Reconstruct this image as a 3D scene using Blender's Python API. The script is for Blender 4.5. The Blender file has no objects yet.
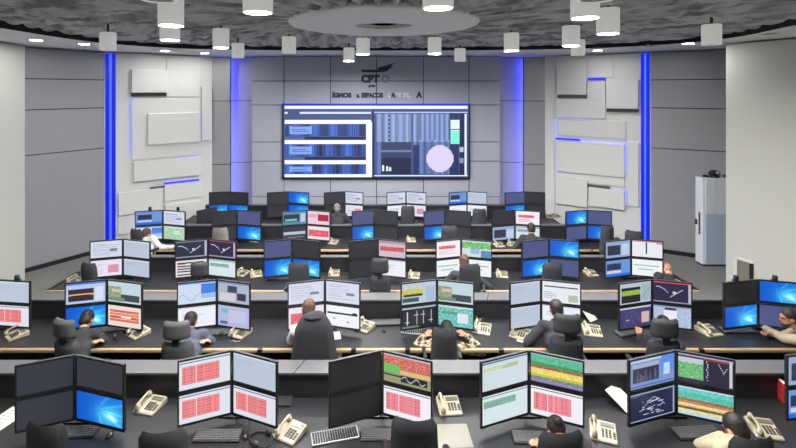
import bpy, bmesh, math, random
import numpy as np
from mathutils import Vector, Matrix, Euler

R = math.radians
F, CX, CY, CZ = 463.0, 377.0, 90.0, 4.0        # focal length (px), principal point (px), lens height (m)
scene = bpy.context.scene
col = scene.collection

# ------------------------------------------------------------------ helpers
def X(px, d): return (px - CX) / F * d
def Z(py, d): return CZ + (CY - py) / F * d
def proj(p): return (CX + F * p[0] / p[1], CY - F * (p[2] - CZ) / p[1])
def on_plane_z(px, py, z):
    d = F * (CZ - z) / (py - CY)
    return Vector((X(px, d), d, z))
def lin(c):
    c = np.asarray(c, dtype=float)
    return np.where(c <= .04045, c / 12.92, ((c + .055) / 1.055) ** 2.4)
def rgb(r, g, b):
    l = lin(np.array([r, g, b]) / 255.0)
    return (float(l[0]), float(l[1]), float(l[2]), 1)

def material(name, c, rough=.5, metal=0.0, noise=0.0, scale=20.0, bump=0.0, emit=None, strength=0.0, spec=.5, c2=None, sample=True):
    m = bpy.data.materials.new(name); m.use_nodes = True
    nt = m.node_tree; b = nt.nodes['Principled BSDF']
    b.inputs['Base Color'].default_value = c
    b.inputs['Roughness'].default_value = rough
    b.inputs['Metallic'].default_value = metal
    b.inputs['Specular IOR Level'].default_value = spec
    if noise or bump or c2:
        tc = nt.nodes.new('ShaderNodeTexCoord'); n = nt.nodes.new('ShaderNodeTexNoise')
        n.inputs['Scale'].default_value = scale; n.inputs['Detail'].default_value = 5
        nt.links.new(tc.outputs['Object'], n.inputs['Vector'])
        if noise or c2:
            r = nt.nodes.new('ShaderNodeValToRGB')
            e = r.color_ramp.elements
            if c2:
                e[0].color = c; e[1].color = c2; e[0].position = .4; e[1].position = .6
            else:
                e[0].color = tuple(max(0, v * (1 - noise)) for v in c[:3]) + (1,)
                e[1].color = tuple(min(1, v * (1 + noise)) for v in c[:3]) + (1,)
            nt.links.new(n.outputs['Fac'], r.inputs['Fac'])
            nt.links.new(r.outputs['Color'], b.inputs['Base Color'])
        if bump:
            bm = nt.nodes.new('ShaderNodeBump'); bm.inputs['Strength'].default_value = bump
            bm.inputs['Distance'].default_value = .01
            nt.links.new(n.outputs['Fac'], bm.inputs['Height']); nt.links.new(bm.outputs['Normal'], b.inputs['Normal'])
    if emit:
        b.inputs['Emission Color'].default_value = emit
        b.inputs['Emission Strength'].default_value = strength
        if not sample: m.cycles.emission_sampling = 'NONE'
    return m

def camo_material():
    m = bpy.data.materials.new('camouflage_cloth'); m.use_nodes = True
    nt = m.node_tree; b = nt.nodes['Principled BSDF']; b.inputs['Roughness'].default_value = .9
    tc = nt.nodes.new('ShaderNodeTexCoord'); n = nt.nodes.new('ShaderNodeTexNoise')
    n.inputs['Scale'].default_value = 16; n.inputs['Detail'].default_value = 2
    r = nt.nodes.new('ShaderNodeValToRGB'); r.color_ramp.interpolation = 'CONSTANT'
    e = r.color_ramp.elements
    e[0].position = 0; e[0].color = rgb(52, 45, 38)
    e[1].position = .42; e[1].color = rgb(122, 106, 86)
    for p, c in ((.5, rgb(172, 160, 138)), (.6, rgb(96, 82, 66))):
        q = e.new(p); q.color = c
    nt.links.new(tc.outputs['Object'], n.inputs['Vector']); nt.links.new(n.outputs['Fac'], r.inputs['Fac'])
    nt.links.new(r.outputs['Color'], b.inputs['Base Color'])
    return m

M = dict(
    carpet=material('grey_carpet', rgb(122, 121, 118), .95, noise=.25, scale=60, bump=.5),
    ceil=material('dark_textured_plaster', rgb(190, 190, 193), .9, noise=.22, scale=9, bump=.6),
    soffit=material('white_soffit_paint', rgb(242, 242, 240), .7),
    gap=material('black_shadow_gap', rgb(26, 26, 28), .8),
    greywall=material('grey_metal_panel', rgb(160, 161, 165), .45, .15, noise=.03, scale=2),
    backwall=material('pale_grey_panel', rgb(174, 178, 192), .5, .1, noise=.03, scale=2),
    seam=material('panel_seam', rgb(48, 50, 56), .8),
    white=material('white_wall_paint', rgb(220, 221, 219), .55),
    nearwall=material('off_white_curved_wall', rgb(204, 204, 195), .5),
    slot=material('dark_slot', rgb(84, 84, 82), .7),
    blueled=material('blue_led', rgb(10, 14, 120), .4, emit=(.01, .012, 1, 1), strength=1.6),
    hiddenled=material('bright_blue_led', rgb(10, 14, 120), .4, emit=(.09, .10, 1, 1), strength=26),
    softled=material('soft_blue_led', rgb(10, 14, 120), .4, emit=(.05, .06, 1, 1), strength=7),
    bluetube=material('blue_led_tube', rgb(6, 10, 80), .4, emit=(.006, .014, 1, 1), strength=.66),
    bluelens=material('pale_blue_led_core', rgb(6, 10, 80), .4, emit=(.05, .15, 1, 1), strength=1.2),
    lens=material('lamp_lens', rgb(255, 255, 250), .4, emit=(1, .985, .96, 1), strength=1000),
    lensdim=material('lamp_lens_off', rgb(120, 120, 118), .4),
    lens_soffit=material('recessed_lens', rgb(255, 255, 250), .4, emit=(1, .985, .96, 1), strength=170),
    lampwhite=material('white_lamp_metal', rgb(226, 226, 224), .45),
    shadeglow=material('lamp_shade_added_glow', rgb(236, 236, 234), .5, emit=(1, .99, .97, 1), strength=.26),  # even glow added to the white shades to brighten them
    lampgrey=material('grey_stem_metal', rgb(60, 60, 62), .4, .6),
    disc=material('white_disc_plaster', rgb(238, 238, 238), .6, noise=.04, scale=4),
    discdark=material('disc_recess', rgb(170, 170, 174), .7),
    worktop=material('charcoal_laminate', rgb(34, 35, 38), .42, noise=.1, scale=30),
    wood=material('pale_wood_edge', rgb(166, 140, 108), .5, noise=.1, scale=14),
    ledge=material('grey_ledge_laminate', rgb(88, 88, 91), .45),
    black=material('black_panel', rgb(40, 40, 44), .55),
    plastic=material('black_plastic', rgb(32, 33, 36), .35),
    bezelgrey=material('dark_grey_casing', rgb(58, 60, 64), .4),
    metal=material('brushed_metal', rgb(120, 122, 126), .35, .8),
    offscreen=material('dark_blank_screen', rgb(50, 51, 57), .36),
    fabric=material('charcoal_fabric', rgb(55, 57, 60), .85, noise=.15, scale=80, bump=.3),
    fabricgrey=material('grey_fabric', rgb(84, 84, 84), .85, noise=.15, scale=80, bump=.3),
    fabriclight=material('light_grey_fabric', rgb(112, 110, 104), .85, noise=.1, scale=80),
    phone=material('cream_phone_plastic', rgb(162, 153, 132), .5),
    phonekey=material('phone_key_dark', rgb(70, 66, 58), .5),
    lcd=material('phone_display', rgb(96, 100, 86), .25),
    key=material('key_grey', rgb(92, 93, 96), .5),
    keyblack=material('keyboard_black', rgb(34, 34, 37), .4),
    keygrey=material('keyboard_silver', rgb(170, 172, 172), .4),
    paper=material('white_paper', rgb(226, 224, 214), .8),
    ink=material('printed_ink', rgb(120, 116, 108), .8),
    mat=material('grey_desk_mat', rgb(126, 124, 114), .6),
    red=material('red_folder', rgb(170, 40, 46), .5),
    cabinet=material('white_cabinet_enamel', rgb(226, 230, 236), .35),
    cabinetblue=material('pale_blue_cabinet_panel', rgb(182, 198, 218), .35),
    skin=material('skin', rgb(190, 140, 112), .55), skin2=material('tan_skin', rgb(168, 118, 92), .55),
    hairdark=material('dark_hair', rgb(36, 30, 28), .6, noise=.3, scale=60, bump=.4),
    hairbrown=material('brown_hair', rgb(80, 54, 40), .6, noise=.3, scale=60, bump=.4),
    hairgrey=material('grey_hair', rgb(128, 124, 122), .6, noise=.2, scale=60, bump=.4),
    clothdark=material('black_cloth', rgb(44, 45, 49), .9, noise=.15, scale=40),
    clothnavy=material('slate_cloth', rgb(74, 80, 94), .9, noise=.2, scale=40),
    clothwhite=material('white_cloth', rgb(206, 204, 206), .9, noise=.06, scale=40),
    khaki=material('khaki_cloth', rgb(176, 164, 138), .9, noise=.12, scale=30),
    trouser=material('dark_trousers', rgb(40, 42, 48), .9),
    shoe=material('black_leather', rgb(24, 24, 26), .4),
    eye=material('eye_dark', rgb(30, 24, 22), .2),
    logodark=material('sign_dark_letters', rgb(40, 44, 70), .5),
    logored=material('sign_maroon_bar', rgb(74, 34, 56), .5),
    logograin=material('sign_faded_letters', rgb(136, 134, 166), .5),
    logowhite=material('sign_pale_letters', rgb(212, 218, 232), .5),
    green=material('green_glass', rgb(54, 110, 84), .3),
)
M['camo'] = camo_material()

def ceiling_material(c0, c1, cx, cy):  # dark streaks round the disc are groove shade painted into the colour
    m = bpy.data.materials.new('plaster_painted_groove_shade'); m.use_nodes = True
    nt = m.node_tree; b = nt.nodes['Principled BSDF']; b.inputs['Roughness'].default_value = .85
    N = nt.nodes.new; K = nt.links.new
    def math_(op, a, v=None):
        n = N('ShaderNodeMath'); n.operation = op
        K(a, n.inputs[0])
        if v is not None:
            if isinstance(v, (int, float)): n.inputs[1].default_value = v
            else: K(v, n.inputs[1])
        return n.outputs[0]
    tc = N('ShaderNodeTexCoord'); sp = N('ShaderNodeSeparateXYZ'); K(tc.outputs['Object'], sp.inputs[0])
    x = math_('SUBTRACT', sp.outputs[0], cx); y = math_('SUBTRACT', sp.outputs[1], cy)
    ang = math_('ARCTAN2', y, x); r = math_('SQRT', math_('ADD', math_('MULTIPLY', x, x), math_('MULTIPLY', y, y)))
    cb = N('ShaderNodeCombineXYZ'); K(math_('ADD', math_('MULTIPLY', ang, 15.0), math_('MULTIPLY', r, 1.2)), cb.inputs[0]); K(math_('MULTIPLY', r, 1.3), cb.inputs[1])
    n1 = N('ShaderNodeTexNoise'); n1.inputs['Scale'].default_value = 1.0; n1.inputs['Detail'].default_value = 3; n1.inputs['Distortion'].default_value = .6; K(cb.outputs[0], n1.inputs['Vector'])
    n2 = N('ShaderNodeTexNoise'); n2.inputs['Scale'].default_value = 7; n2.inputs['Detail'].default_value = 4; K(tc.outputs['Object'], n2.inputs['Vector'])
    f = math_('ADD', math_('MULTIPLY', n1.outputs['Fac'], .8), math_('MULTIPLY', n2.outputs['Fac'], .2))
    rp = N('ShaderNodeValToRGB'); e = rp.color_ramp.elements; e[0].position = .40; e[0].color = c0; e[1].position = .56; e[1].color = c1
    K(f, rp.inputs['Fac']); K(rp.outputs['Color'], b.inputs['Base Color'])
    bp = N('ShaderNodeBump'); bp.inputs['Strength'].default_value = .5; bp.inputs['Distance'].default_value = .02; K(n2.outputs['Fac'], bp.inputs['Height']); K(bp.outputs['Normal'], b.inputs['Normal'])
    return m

def screen_material():
    m = bpy.data.materials.new('lit_screen'); m.use_nodes = True
    nt = m.node_tree; b = nt.nodes['Principled BSDF']
    a = nt.nodes.new('ShaderNodeVertexColor'); a.layer_name = 'picture'
    b.inputs['Base Color'].default_value = (.01, .01, .012, 1); b.inputs['Roughness'].default_value = .3
    nt.links.new(a.outputs['Color'], b.inputs['Emission Color'])
    b.inputs['Emission Strength'].default_value = 1.0
    m.cycles.emission_sampling = 'NONE'
    return m
M['screen'] = screen_material()
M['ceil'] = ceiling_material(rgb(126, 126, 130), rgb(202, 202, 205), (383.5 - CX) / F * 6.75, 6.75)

class MB:
    """collects shapes for one mesh"""
    def __init__(s): s.v = []; s.f = []; s.mi = []; s.mats = []
    def m(s, mt):
        if mt not in s.mats: s.mats.append(mt)
        return s.mats.index(mt)
    def add(s, vs, fs, mt, T=None):
        o = len(s.v); k = s.m(mt)
        for p in vs:
            p = Vector(p); s.v.append(tuple(T @ p) if T else tuple(p))
        for q in fs: s.f.append(tuple(i + o for i in q)); s.mi.append(k)
        return s
    def box(s, x0, x1, y0, y1, z0, z1, mt, T=None):
        vs = [(x, y, z) for z in (z0, z1) for y in (y0, y1) for x in (x0, x1)]
        return s.add(vs, [(0, 2, 3, 1), (4, 5, 7, 6), (0, 1, 5, 4), (2, 6, 7, 3), (0, 4, 6, 2), (1, 3, 7, 5)], mt, T)
    def rbox(s, w, d, h, mt, T=None, r=.02, n=4, z0=0.0, puff=0.0):
        """rounded slab: rounded rectangle w x h in x,z extruded in y with softened rims"""
        def ring(inset, y):
            out = []
            for cx, cz, a0 in ((w/2-r, h-r, 0), (-w/2+r, h-r, 90), (-w/2+r, r, 180), (w/2-r, r, 270)):
                for i in range(n + 1):
                    a = R(a0 + 90 * i / n); rr = max(r - inset, .001)
                    out.append((cx + rr * math.cos(a), y, z0 + cz + rr * math.sin(a)))
            return out
        e = min(d * .3, r * .6)
        prof = [(e, -d/2), (0, -d/2 + e), (0, d/2 - e), (e, d/2)]
        vs = []; L = 4 * (n + 1)
        for ins, y in prof: vs += ring(ins, y)
        fs = []
        for k in range(3):
            for i in range(L):
                j = (i + 1) % L
                fs.append((k*L+i, k*L+j, (k+1)*L+j, (k+1)*L+i))
        fs.append(tuple(range(L))); fs.append(tuple(reversed(range(3*L, 4*L))))
        return s.add(vs, fs, mt, T)
    def tube(s, pts, rad, mt, n=8, T=None, cap=True):
        pts = [Vector(p) for p in pts]; rr = rad if isinstance(rad, (list, tuple)) else [rad] * len(pts)
        vs = []; fs = []
        for i, p in enumerate(pts):
            d = (pts[min(i+1, len(pts)-1)] - pts[max(i-1, 0)]).normalized()
            u = d.orthogonal().normalized() if i == 0 else (u - d * u.dot(d)).normalized()
            w = d.cross(u)
            for k in range(n):
                a = 2 * math.pi * k / n
                vs.append(p + (u * math.cos(a) + w * math.sin(a)) * rr[i])
        for i in range(len(pts) - 1):
            for k in range(n):
                j = (k + 1) % n
                fs.append((i*n+k, i*n+j, (i+1)*n+j, (i+1)*n+k))
        if cap: fs.append(tuple(reversed(range(n)))); fs.append(tuple(range((len(pts)-1)*n, len(pts)*n)))
        return s.add(vs, fs, mt, T)
    def lathe(s, prof, mt, n=24, T=None, close=True):
        vs = []; fs = []
        for r, z in prof:
            for k in range(n):
                a = 2 * math.pi * k / n; vs.append((r * math.cos(a), r * math.sin(a), z))
        for i in range(len(prof) - 1):
            for k in range(n):
                j = (k + 1) % n
                fs.append((i*n+k, i*n+j, (i+1)*n+j, (i+1)*n+k))
        if close: fs.append(tuple(reversed(range(n)))); fs.append(tuple(range((len(prof)-1)*n, len(prof)*n)))
        return s.add(vs, fs, mt, T)
    def ell(s, c, r, mt, rot=None, n=14, T=None, keep=None):
        vs = []; fs = []; k = n // 2
        for i in range(k + 1):
            t = math.pi * i / k
            for j in range(n):
                a = 2 * math.pi * j / n
                vs.append(Vector((r[0]*math.sin(t)*math.cos(a), r[1]*math.sin(t)*math.sin(a), r[2]*math.cos(t))))
        for i in range(k):
            for j in range(n):
                q = (i*n+j, (i+1)*n+j, (i+1)*n+(j+1) % n, i*n+(j+1) % n)
                fs.append(q)
        if rot: vs = [rot @ v for v in vs]
        return s.add([v + Vector(c) for v in vs], fs, mt, T)
    def prism(s, poly, z0, z1, mt):
        n = len(poly)
        vs = [(x, y, z0) for x, y in poly] + [(x, y, z1) for x, y in poly]
        fs = [(i, (i+1) % n, n+(i+1) % n, n+i) for i in range(n)] + [tuple(reversed(range(n))), tuple(range(n, 2*n))]
        return s.add(vs, fs, mt)
    def mesh(s, name, smooth=False):
        me = bpy.data.meshes.new(name); me.from_pydata(s.v, [], s.f)
        for mt in s.mats: me.materials.append(M[mt] if isinstance(mt, str) else mt)
        me.polygons.foreach_set('material_index', s.mi)
        if smooth: me.polygons.foreach_set('use_smooth', [True] * len(me.polygons))
        bm = bmesh.new(); bm.from_mesh(me); bmesh.ops.recalc_face_normals(bm, faces=bm.faces); bm.to_mesh(me); bm.free()
        me.update(); return me
    def build(s, name, parent=None, smooth=False, loc=None, rot=None):
        return link(name, s.mesh(name, smooth), parent, loc, rot)

def link(name, data, parent=None, loc=None, rot=None):
    o = bpy.data.objects.new(name, data); col.objects.link(o)
    if parent: o.parent = parent
    if loc is not None: o.location = loc
    if rot is not None: o.rotation_euler = rot
    return o
def tag(o, label=None, cat=None, group=None, kind=None):
    if label: o['label'] = label
    if cat: o['category'] = cat
    if group: o['group'] = group
    if kind: o['kind'] = kind
    return o
def thing(name, label, cat, loc=(0, 0, 0), rz=0.0, group=None):
    o = link(name, None, None, loc, (0, 0, rz)); o.empty_display_size = .1
    return tag(o, label, cat, group)
def structure(o): o['kind'] = 'structure'; return o
def copy_tree(o, parent=None):
    c = o.copy(); col.objects.link(c)
    if parent: c.parent = parent
    for ch in list(o.children): copy_tree(ch, c)
    return c
def bevel(o, w=.006, seg=2):
    b = o.modifiers.new('soft_edges', 'BEVEL'); b.width = w; b.segments = seg; b.limit_method = 'ANGLE'
    return o

ORD = ['first', 'second', 'third', 'fourth', 'fifth', 'sixth', 'seventh', 'eighth', 'ninth', 'tenth', 'eleventh', 'twelfth',
       'thirteenth', 'fourteenth', 'fifteenth', 'sixteenth', 'seventeenth', 'eighteenth', 'nineteenth', 'twentieth', 'twenty-first', 'twenty-second']

# ------------------------------------------------------------------ camera and view
cam = bpy.data.cameras.new('camera'); cam.sensor_width = 36; cam.lens = F / 796 * 36
cam.shift_x = (398 - CX) / 796; cam.shift_y = -(224 - CY) / 796
co = link('camera', cam, None, (0, 0, CZ), (R(90), 0, 0)); scene.camera = co
cam.clip_start = .05
vs_ = scene.view_settings
vs_.view_transform = 'Standard'; vs_.look = 'None'; vs_.gamma = 1; vs_.use_curve_mapping = False; vs_.exposure = 0.0
scene.cycles.use_denoising = True
w = bpy.data.worlds.new('dim_room'); scene.world = w; w.use_nodes = True
w.node_tree.nodes['Background'].inputs[0].default_value = (.02, .02, .022, 1)

# ------------------------------------------------------------------ the room
ZS, ZC = 4.96, 5.0           # soffit and dark ceiling heights
def pd(px, d): return (X(px, d), d)
mb = MB(); mb.box(-10, 10, -3.2, 14.2, -.2, 0, 'carpet'); structure(mb.build('floor'))

def wall_slab(mb, A, B, z0, z1, t, mt, seams_z=(), seams_u=(), gap=.022):
    """panels along A-B facing the room, split by seams; a dark backing shows through the seams"""
    A = Vector(A); B = Vector(B); d = (B - A); L = d.length; d.normalize()
    n = Vector((-d.y, d.x)); mid = (A + B) / 2
    if n.dot(Vector((0, 6)) - mid) < 0: n = -n
    def P(u, o, z): q = A + d * u + n * o; return (q.x, q.y, z)
    def blk(u0, u1, o0, o1, za, zb, m):
        vs = [P(u, o, z) for z in (za, zb) for o in (o0, o1) for u in (u0, u1)]
        mb.add(vs, [(0, 2, 3, 1), (4, 5, 7, 6), (0, 1, 5, 4), (2, 6, 7, 3), (0, 4, 6, 2), (1, 3, 7, 5)], m)
    zs = [z0] + sorted(seams_z) + [z1]; us = [0] + sorted(seams_u) + [L]
    if len(zs) > 2 or len(us) > 2:
        blk(0, L, -t, -.03, z0, z1, 'seam')
        for i in range(len(zs) - 1):
            for j in range(len(us) - 1):
                blk(us[j] + (gap/2 if j else 0), us[j+1] - (gap/2 if j < len(us)-2 else 0), -.03, 0,
                    zs[i] + (gap/2 if i else 0), zs[i+1] - (gap/2 if i < len(zs)-2 else 0), mt)
    else: blk(0, L, -t, 0, z0, z1, mt)
    return P, L, blk

TOP = ZS - .03
# back wall with panel joints
DB = 13.0
mb = MB()
A, B = pd(252, DB), pd(500, DB)
su = [X(p, DB) - A[0] for p in (284, 330.5, 376.5, 423.5, 469)]
wall_slab(mb, A, B, 0, TOP, .14, 'backwall', [Z(81, DB), Z(105, DB), Z(142, DB), 2.0, 1.0], su)
wb = structure(mb.build('wall_back'))
# pilasters and lit niches either side of it
for side, (p0, p1, p2) in dict(left=(212, 230, 252), right=(545, 524, 500)).items():
    s = -1 if side == 'left' else 1
    mb = MB()
    xa, xb = sorted((X(p0, DB), X(p1, DB)))
    for za, zb in ((0, 1.9), (1.92, 3.68), (3.70, TOP)):
        mb.box(xa, xb, DB, DB + .1, za, zb, 'greywall')
    mb.box(xa, xb, DB + .03, DB + .09, 0, TOP, 'seam')
    structure(mb.build('wall_%s_pilaster' % side))
    mb = MB(); xa, xb = sorted((X(p1, DB), X(p2, DB)))
    for za, zb in ((0, 1.9), (1.92, 3.68), (3.70, TOP)):
        mb.box(xa - .5, xb + .5, DB + .36, DB + .42, za, zb, 'backwall')
    mb.box(xa - .5, xb + .5, DB + .38, DB + .44, 0, TOP, 'seam')
    structure(mb.build('wall_%s_niche' % side))
    mb = MB(); xo = X(p1, DB) + s * .16
    mb.box(xo - .02, xo + .02, DB + .16, DB + .2, .02, TOP - .1, 'hiddenled')
    mb.box(xo - .03, xo + .03, DB + .1, DB + .16, 0, TOP - .1, 'lampgrey')
    tag(mb.build('light_strip'), 'blue light strip hidden behind the grey pilaster at the %s end of the back wall' % side, 'light strip')
# grey metal walls
mb = MB(); GL = (pd(25, 10.0), pd(104, 11.5))
GL = ((-7.95, 9.78), GL[1])
wall_slab(mb, GL[0], GL[1], 0, TOP, .15, 'greywall', [2.56, 3.56, 4.25]); structure(mb.build('wall_left'))
mb = MB(); GR = (pd(651, 11.5), (8.75, 10.44))
wall_slab(mb, GR[0], GR[1], 0, TOP, .15, 'greywall', [2.56, 3.56, 4.25]); structure(mb.build('wall_right'))
for side, g in (('left', GL), ('right', GR)):
    mb = MB(); P, L, blk = wall_slab(mb, g[0], g[1], 0, .1, .02, 'gap')
    blk(0, L, 0, .025, 0, .09, 'gap'); structure(mb.build('baseboard_' + side))
# blue light columns between the grey and the white walls
for side, a, b in (('left', pd(104, 11.5), pd(117, 11.62)), ('right', pd(651, 11.5), pd(639.5, 11.62))):
    mb = MB(); P, L, blk = wall_slab(mb, a, b, 0, TOP, .2, 'gap'); mb = MB(); P, L, blk = wall_slab(mb, a, b, 0, TOP, .2, 'lampwhite')
    back = structure(mb.build('wall_%s_channel' % side))
    t = thing('light_column', 'tall glowing blue light column on the %s, between grey and white walls' % side, 'light column', ((a[0]+b[0])/2, a[1], 0))
    q = MB(); mbx = mb
    def part(u0, u1, o0, o1, m, name):
        m2 = MB(); vs = [P(u, o, z) for z in (.05, TOP - .02) for o in (o0, o1) for u in (u0, u1)]
        m2.add([Vector(v) - t.location for v in vs], [(0, 2, 3, 1), (4, 5, 7, 6), (0, 1, 5, 4), (2, 6, 7, 3), (0, 4, 6, 2), (1, 3, 7, 5)], m)
        m2.build(name, t)
    part(.03, L - .03, .002, .03, 'bluetube', 'diffuser')
    part(L * .42, L * .6, .03, .05, 'bluelens', 'bright_core')
# white relief walls with blue accents
def relief(side, A, B, blocks, slots, leds):
    mb = MB(); P, L, blk = wall_slab(mb, A, B, 0, TOP, .16, 'white')
    root = structure(mb.build('wall_%s_relief' % side))
    Av, Bv = Vector(A), Vector(B)
    def u_of(px):
        k = (px - CX) / F; dx, dy = Bv.x - Av.x, Bv.y - Av.y
        t = (k * Av.y - Av.x) / (dx - k * dy); return t * L
    def z_of(px, py):
        u = u_of(px); q = Av + (Bv - Av) * (u / L); return Z(py, q.y)
    def shape(x0, x1, y0, y1, o0, o1, m, name):
        u0, u1 = sorted((u_of(x0), u_of(x1))); xm = (x0 + x1) / 2
        z1, z0 = z_of(xm, y0), z_of(xm, y1)
        mm = MB(); vs = [P(u, o, z) for z in (z0, z1) for o in (o0, o1) for u in (u0, u1)]
        mm.add(vs, [(0, 2, 3, 1), (4, 5, 7, 6), (0, 1, 5, 4), (2, 6, 7, 3), (0, 4, 6, 2), (1, 3, 7, 5)], m)
        return mm.build(name, root)
    for (x0, x1, y0, y1, th) in blocks: bevel(shape(x0, x1, y0, y1, -.02 if th < .065 else .035, th, 'white', 'relief_block'), .008)
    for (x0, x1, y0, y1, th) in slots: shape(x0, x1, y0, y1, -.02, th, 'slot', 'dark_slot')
    for (x0, x1, y0, y1, o, hid) in leds: shape(x0, x1, y0, y1, o, o + .015, 'softled' if hid else 'blueled', 'light_strip')
relief('left', pd(117, 11.62), pd(212, DB),
       [(131, 166, 70, 92.5, .13), (147, 199, 113, 143, .16), (131.5, 199, 98, 157, .07), (166, 199, 56, 97, .05),
        (133, 199, 159, 178, .12), (118, 162, 190, 212, .10), (164, 200, 184, 199, .06), (118, 150, 214, 232, .05), (165, 199, 202, 225, .12), (201, 211, 87, 140, .08)],
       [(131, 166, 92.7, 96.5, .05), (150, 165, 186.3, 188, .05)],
       [(131.9, 132.5, 98, 157, .0, 1), (198, 198.6, 114, 142, .005, 1), (164, 199, 180.6, 182.0, .03, 0), (176, 198, 158.9, 159.5, .0, 1), (168, 199, 224, 224.6, .0, 1)])
relief('right', pd(545, DB), pd(639.5, 11.62),
       [(557, 587, 60, 94.5, .05), (588, 606, 81, 100, .09), (607, 639, 80, 108.5, .12), (589, 613, 57, 77.5, .05), (557, 606, 99, 118, .08), (557, 626, 120, 137, .05),
        (557, 625, 142.5, 174, .1), (582, 625, 176, 184.5, .06), (557, 588, 178, 205, .1), (590, 625, 188.5, 207, .13), (547, 555, 140, 215, .05), (628, 639, 142, 206, .06)],
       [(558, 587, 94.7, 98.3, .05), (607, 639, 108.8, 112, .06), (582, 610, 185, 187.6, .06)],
       [(588, 606, 78.2, 79.9, .05, 0), (560, 590, 116.6, 117.2, .0, 1), (556.3, 556.9, 120, 137, .0, 1), (556, 581, 138.2, 139.8, .05, 0), (582, 624, 143.3, 143.9, .0, 1), (558, 558.6, 146, 172, .0, 1), (624, 624.6, 144, 173, .0, 1), (624, 624.6, 189, 205, .0, 1)])
# off-white curved walls near the camera
for side, poly in (('left_near', [(-7.43, 9.77), (-7.39, 9.07), (-7.42, 7), (-7.6, 4), (-8.2, 0), (-8.4, -3), (-9.6, -3), (-9.6, 9.77)]),
                   ('right_near', [(7.13, 9.46), (7.58, 8.39), (8.0, 7), (8.3, 5), (8.5, 0), (8.5, -3), (9.8, -3), (9.8, 9.46)])):
    mb = MB(); mb.prism(poly, 0, TOP, 'nearwall'); structure(mb.build('wall_' + side))
mb = MB(); mb.box(-9.6, 9.8, -3.2, -3, 0, 5.1, 'white'); structure(mb.build('wall_front'))
# small dark socket recesses low on the near walls
def niche(px0, px1, py0, py1, d, label):
    t = thing('wall_recess', label, 'wall recess', (X((px0+px1)/2, d), d, Z(py1, d)))
    w_, h_ = abs(X(px1, d) - X(px0, d)), Z(py0, d) - Z(py1, d)
    mb = MB(); mb.box(-w_/2, w_/2, -.02, .1, 0, h_, 'slot'); mb.build('back_plate', t)
    mb = MB(); mb.box(-w_/2 - .03, -w_/2, -.04, .1, -.02, h_ + .02, 'white'); mb.box(-w_/2, w_/2, -.04, .1, h_, h_ + .03, 'white')
    mb.box(w_/2 - .02, w_/2 + .03, -.04, .1, -.02, h_ + .02, 'plastic'); mb.build('frame', t)
# soffit ring
inner = [(-6.0, -3), (-6.0, 3), (-5.95, 5.5), (-5.84, 7.17), (-5.8, 8.4), (-5.6, 9.5), (-4.95, 10.35), (-4.14, 10.84), (-2.2, 11.18), (0, 11.27), (2.3, 11.2), (4.0, 10.93),
         (5.1, 10.55), (5.95, 9.9), (6.4, 9.2), (6.5, 8.2), (6.2, 6.84), (6.0, 5), (5.95, 3), (5.95, -3)]
def cat(pts, k=6):
    out = []
    for i in range(len(pts) - 1):
        p0, p1, p2, p3 = (np.array(pts[max(0, min(len(pts)-1, j))]) for j in (i-1, i, i+1, i+2))
        for t in np.linspace(0, 1, k, endpoint=False):
            out.append(tuple(.5 * ((2*p1) + (p2-p0)*t + (2*p0-5*p1+4*p2-p3)*t*t + (3*p1-p0-3*p2+p3)*t**3)))
    return out + [tuple(pts[-1])]
ic = cat(inner)
mb = MB(); n = len(ic)
oc = []
for x, y in ic:
    if y < 4: oc.append((11 if x > 0 else -11, y))
    else:
        v = Vector((x, y - 4)); v = v.normalized() * 15; oc.append((max(-11, min(11, v.x)), 4 + max(0, min(10.5, v.y))))
vs = [(x, y, ZS) for x, y in ic] + [(x, y, ZS) for x, y in oc] + [(x, y, ZS + .2) for x, y in oc] + [(x, y, ZS + .2) for x, y in ic]
mb.add(vs, [(i, i+1, n+i+1, n+i) for i in range(n-1)], 'soffit')
mb.add(vs, [(i, 3*n+i, 3*n+i+1, i+1) for i in range(n-1)], 'gap')
mb.add(vs, [(2*n+i, 2*n+i+1, 3*n+i+1, 3*n+i) for i in range(n-1)], 'soffit')
structure(mb.build('trim_1'))
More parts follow.
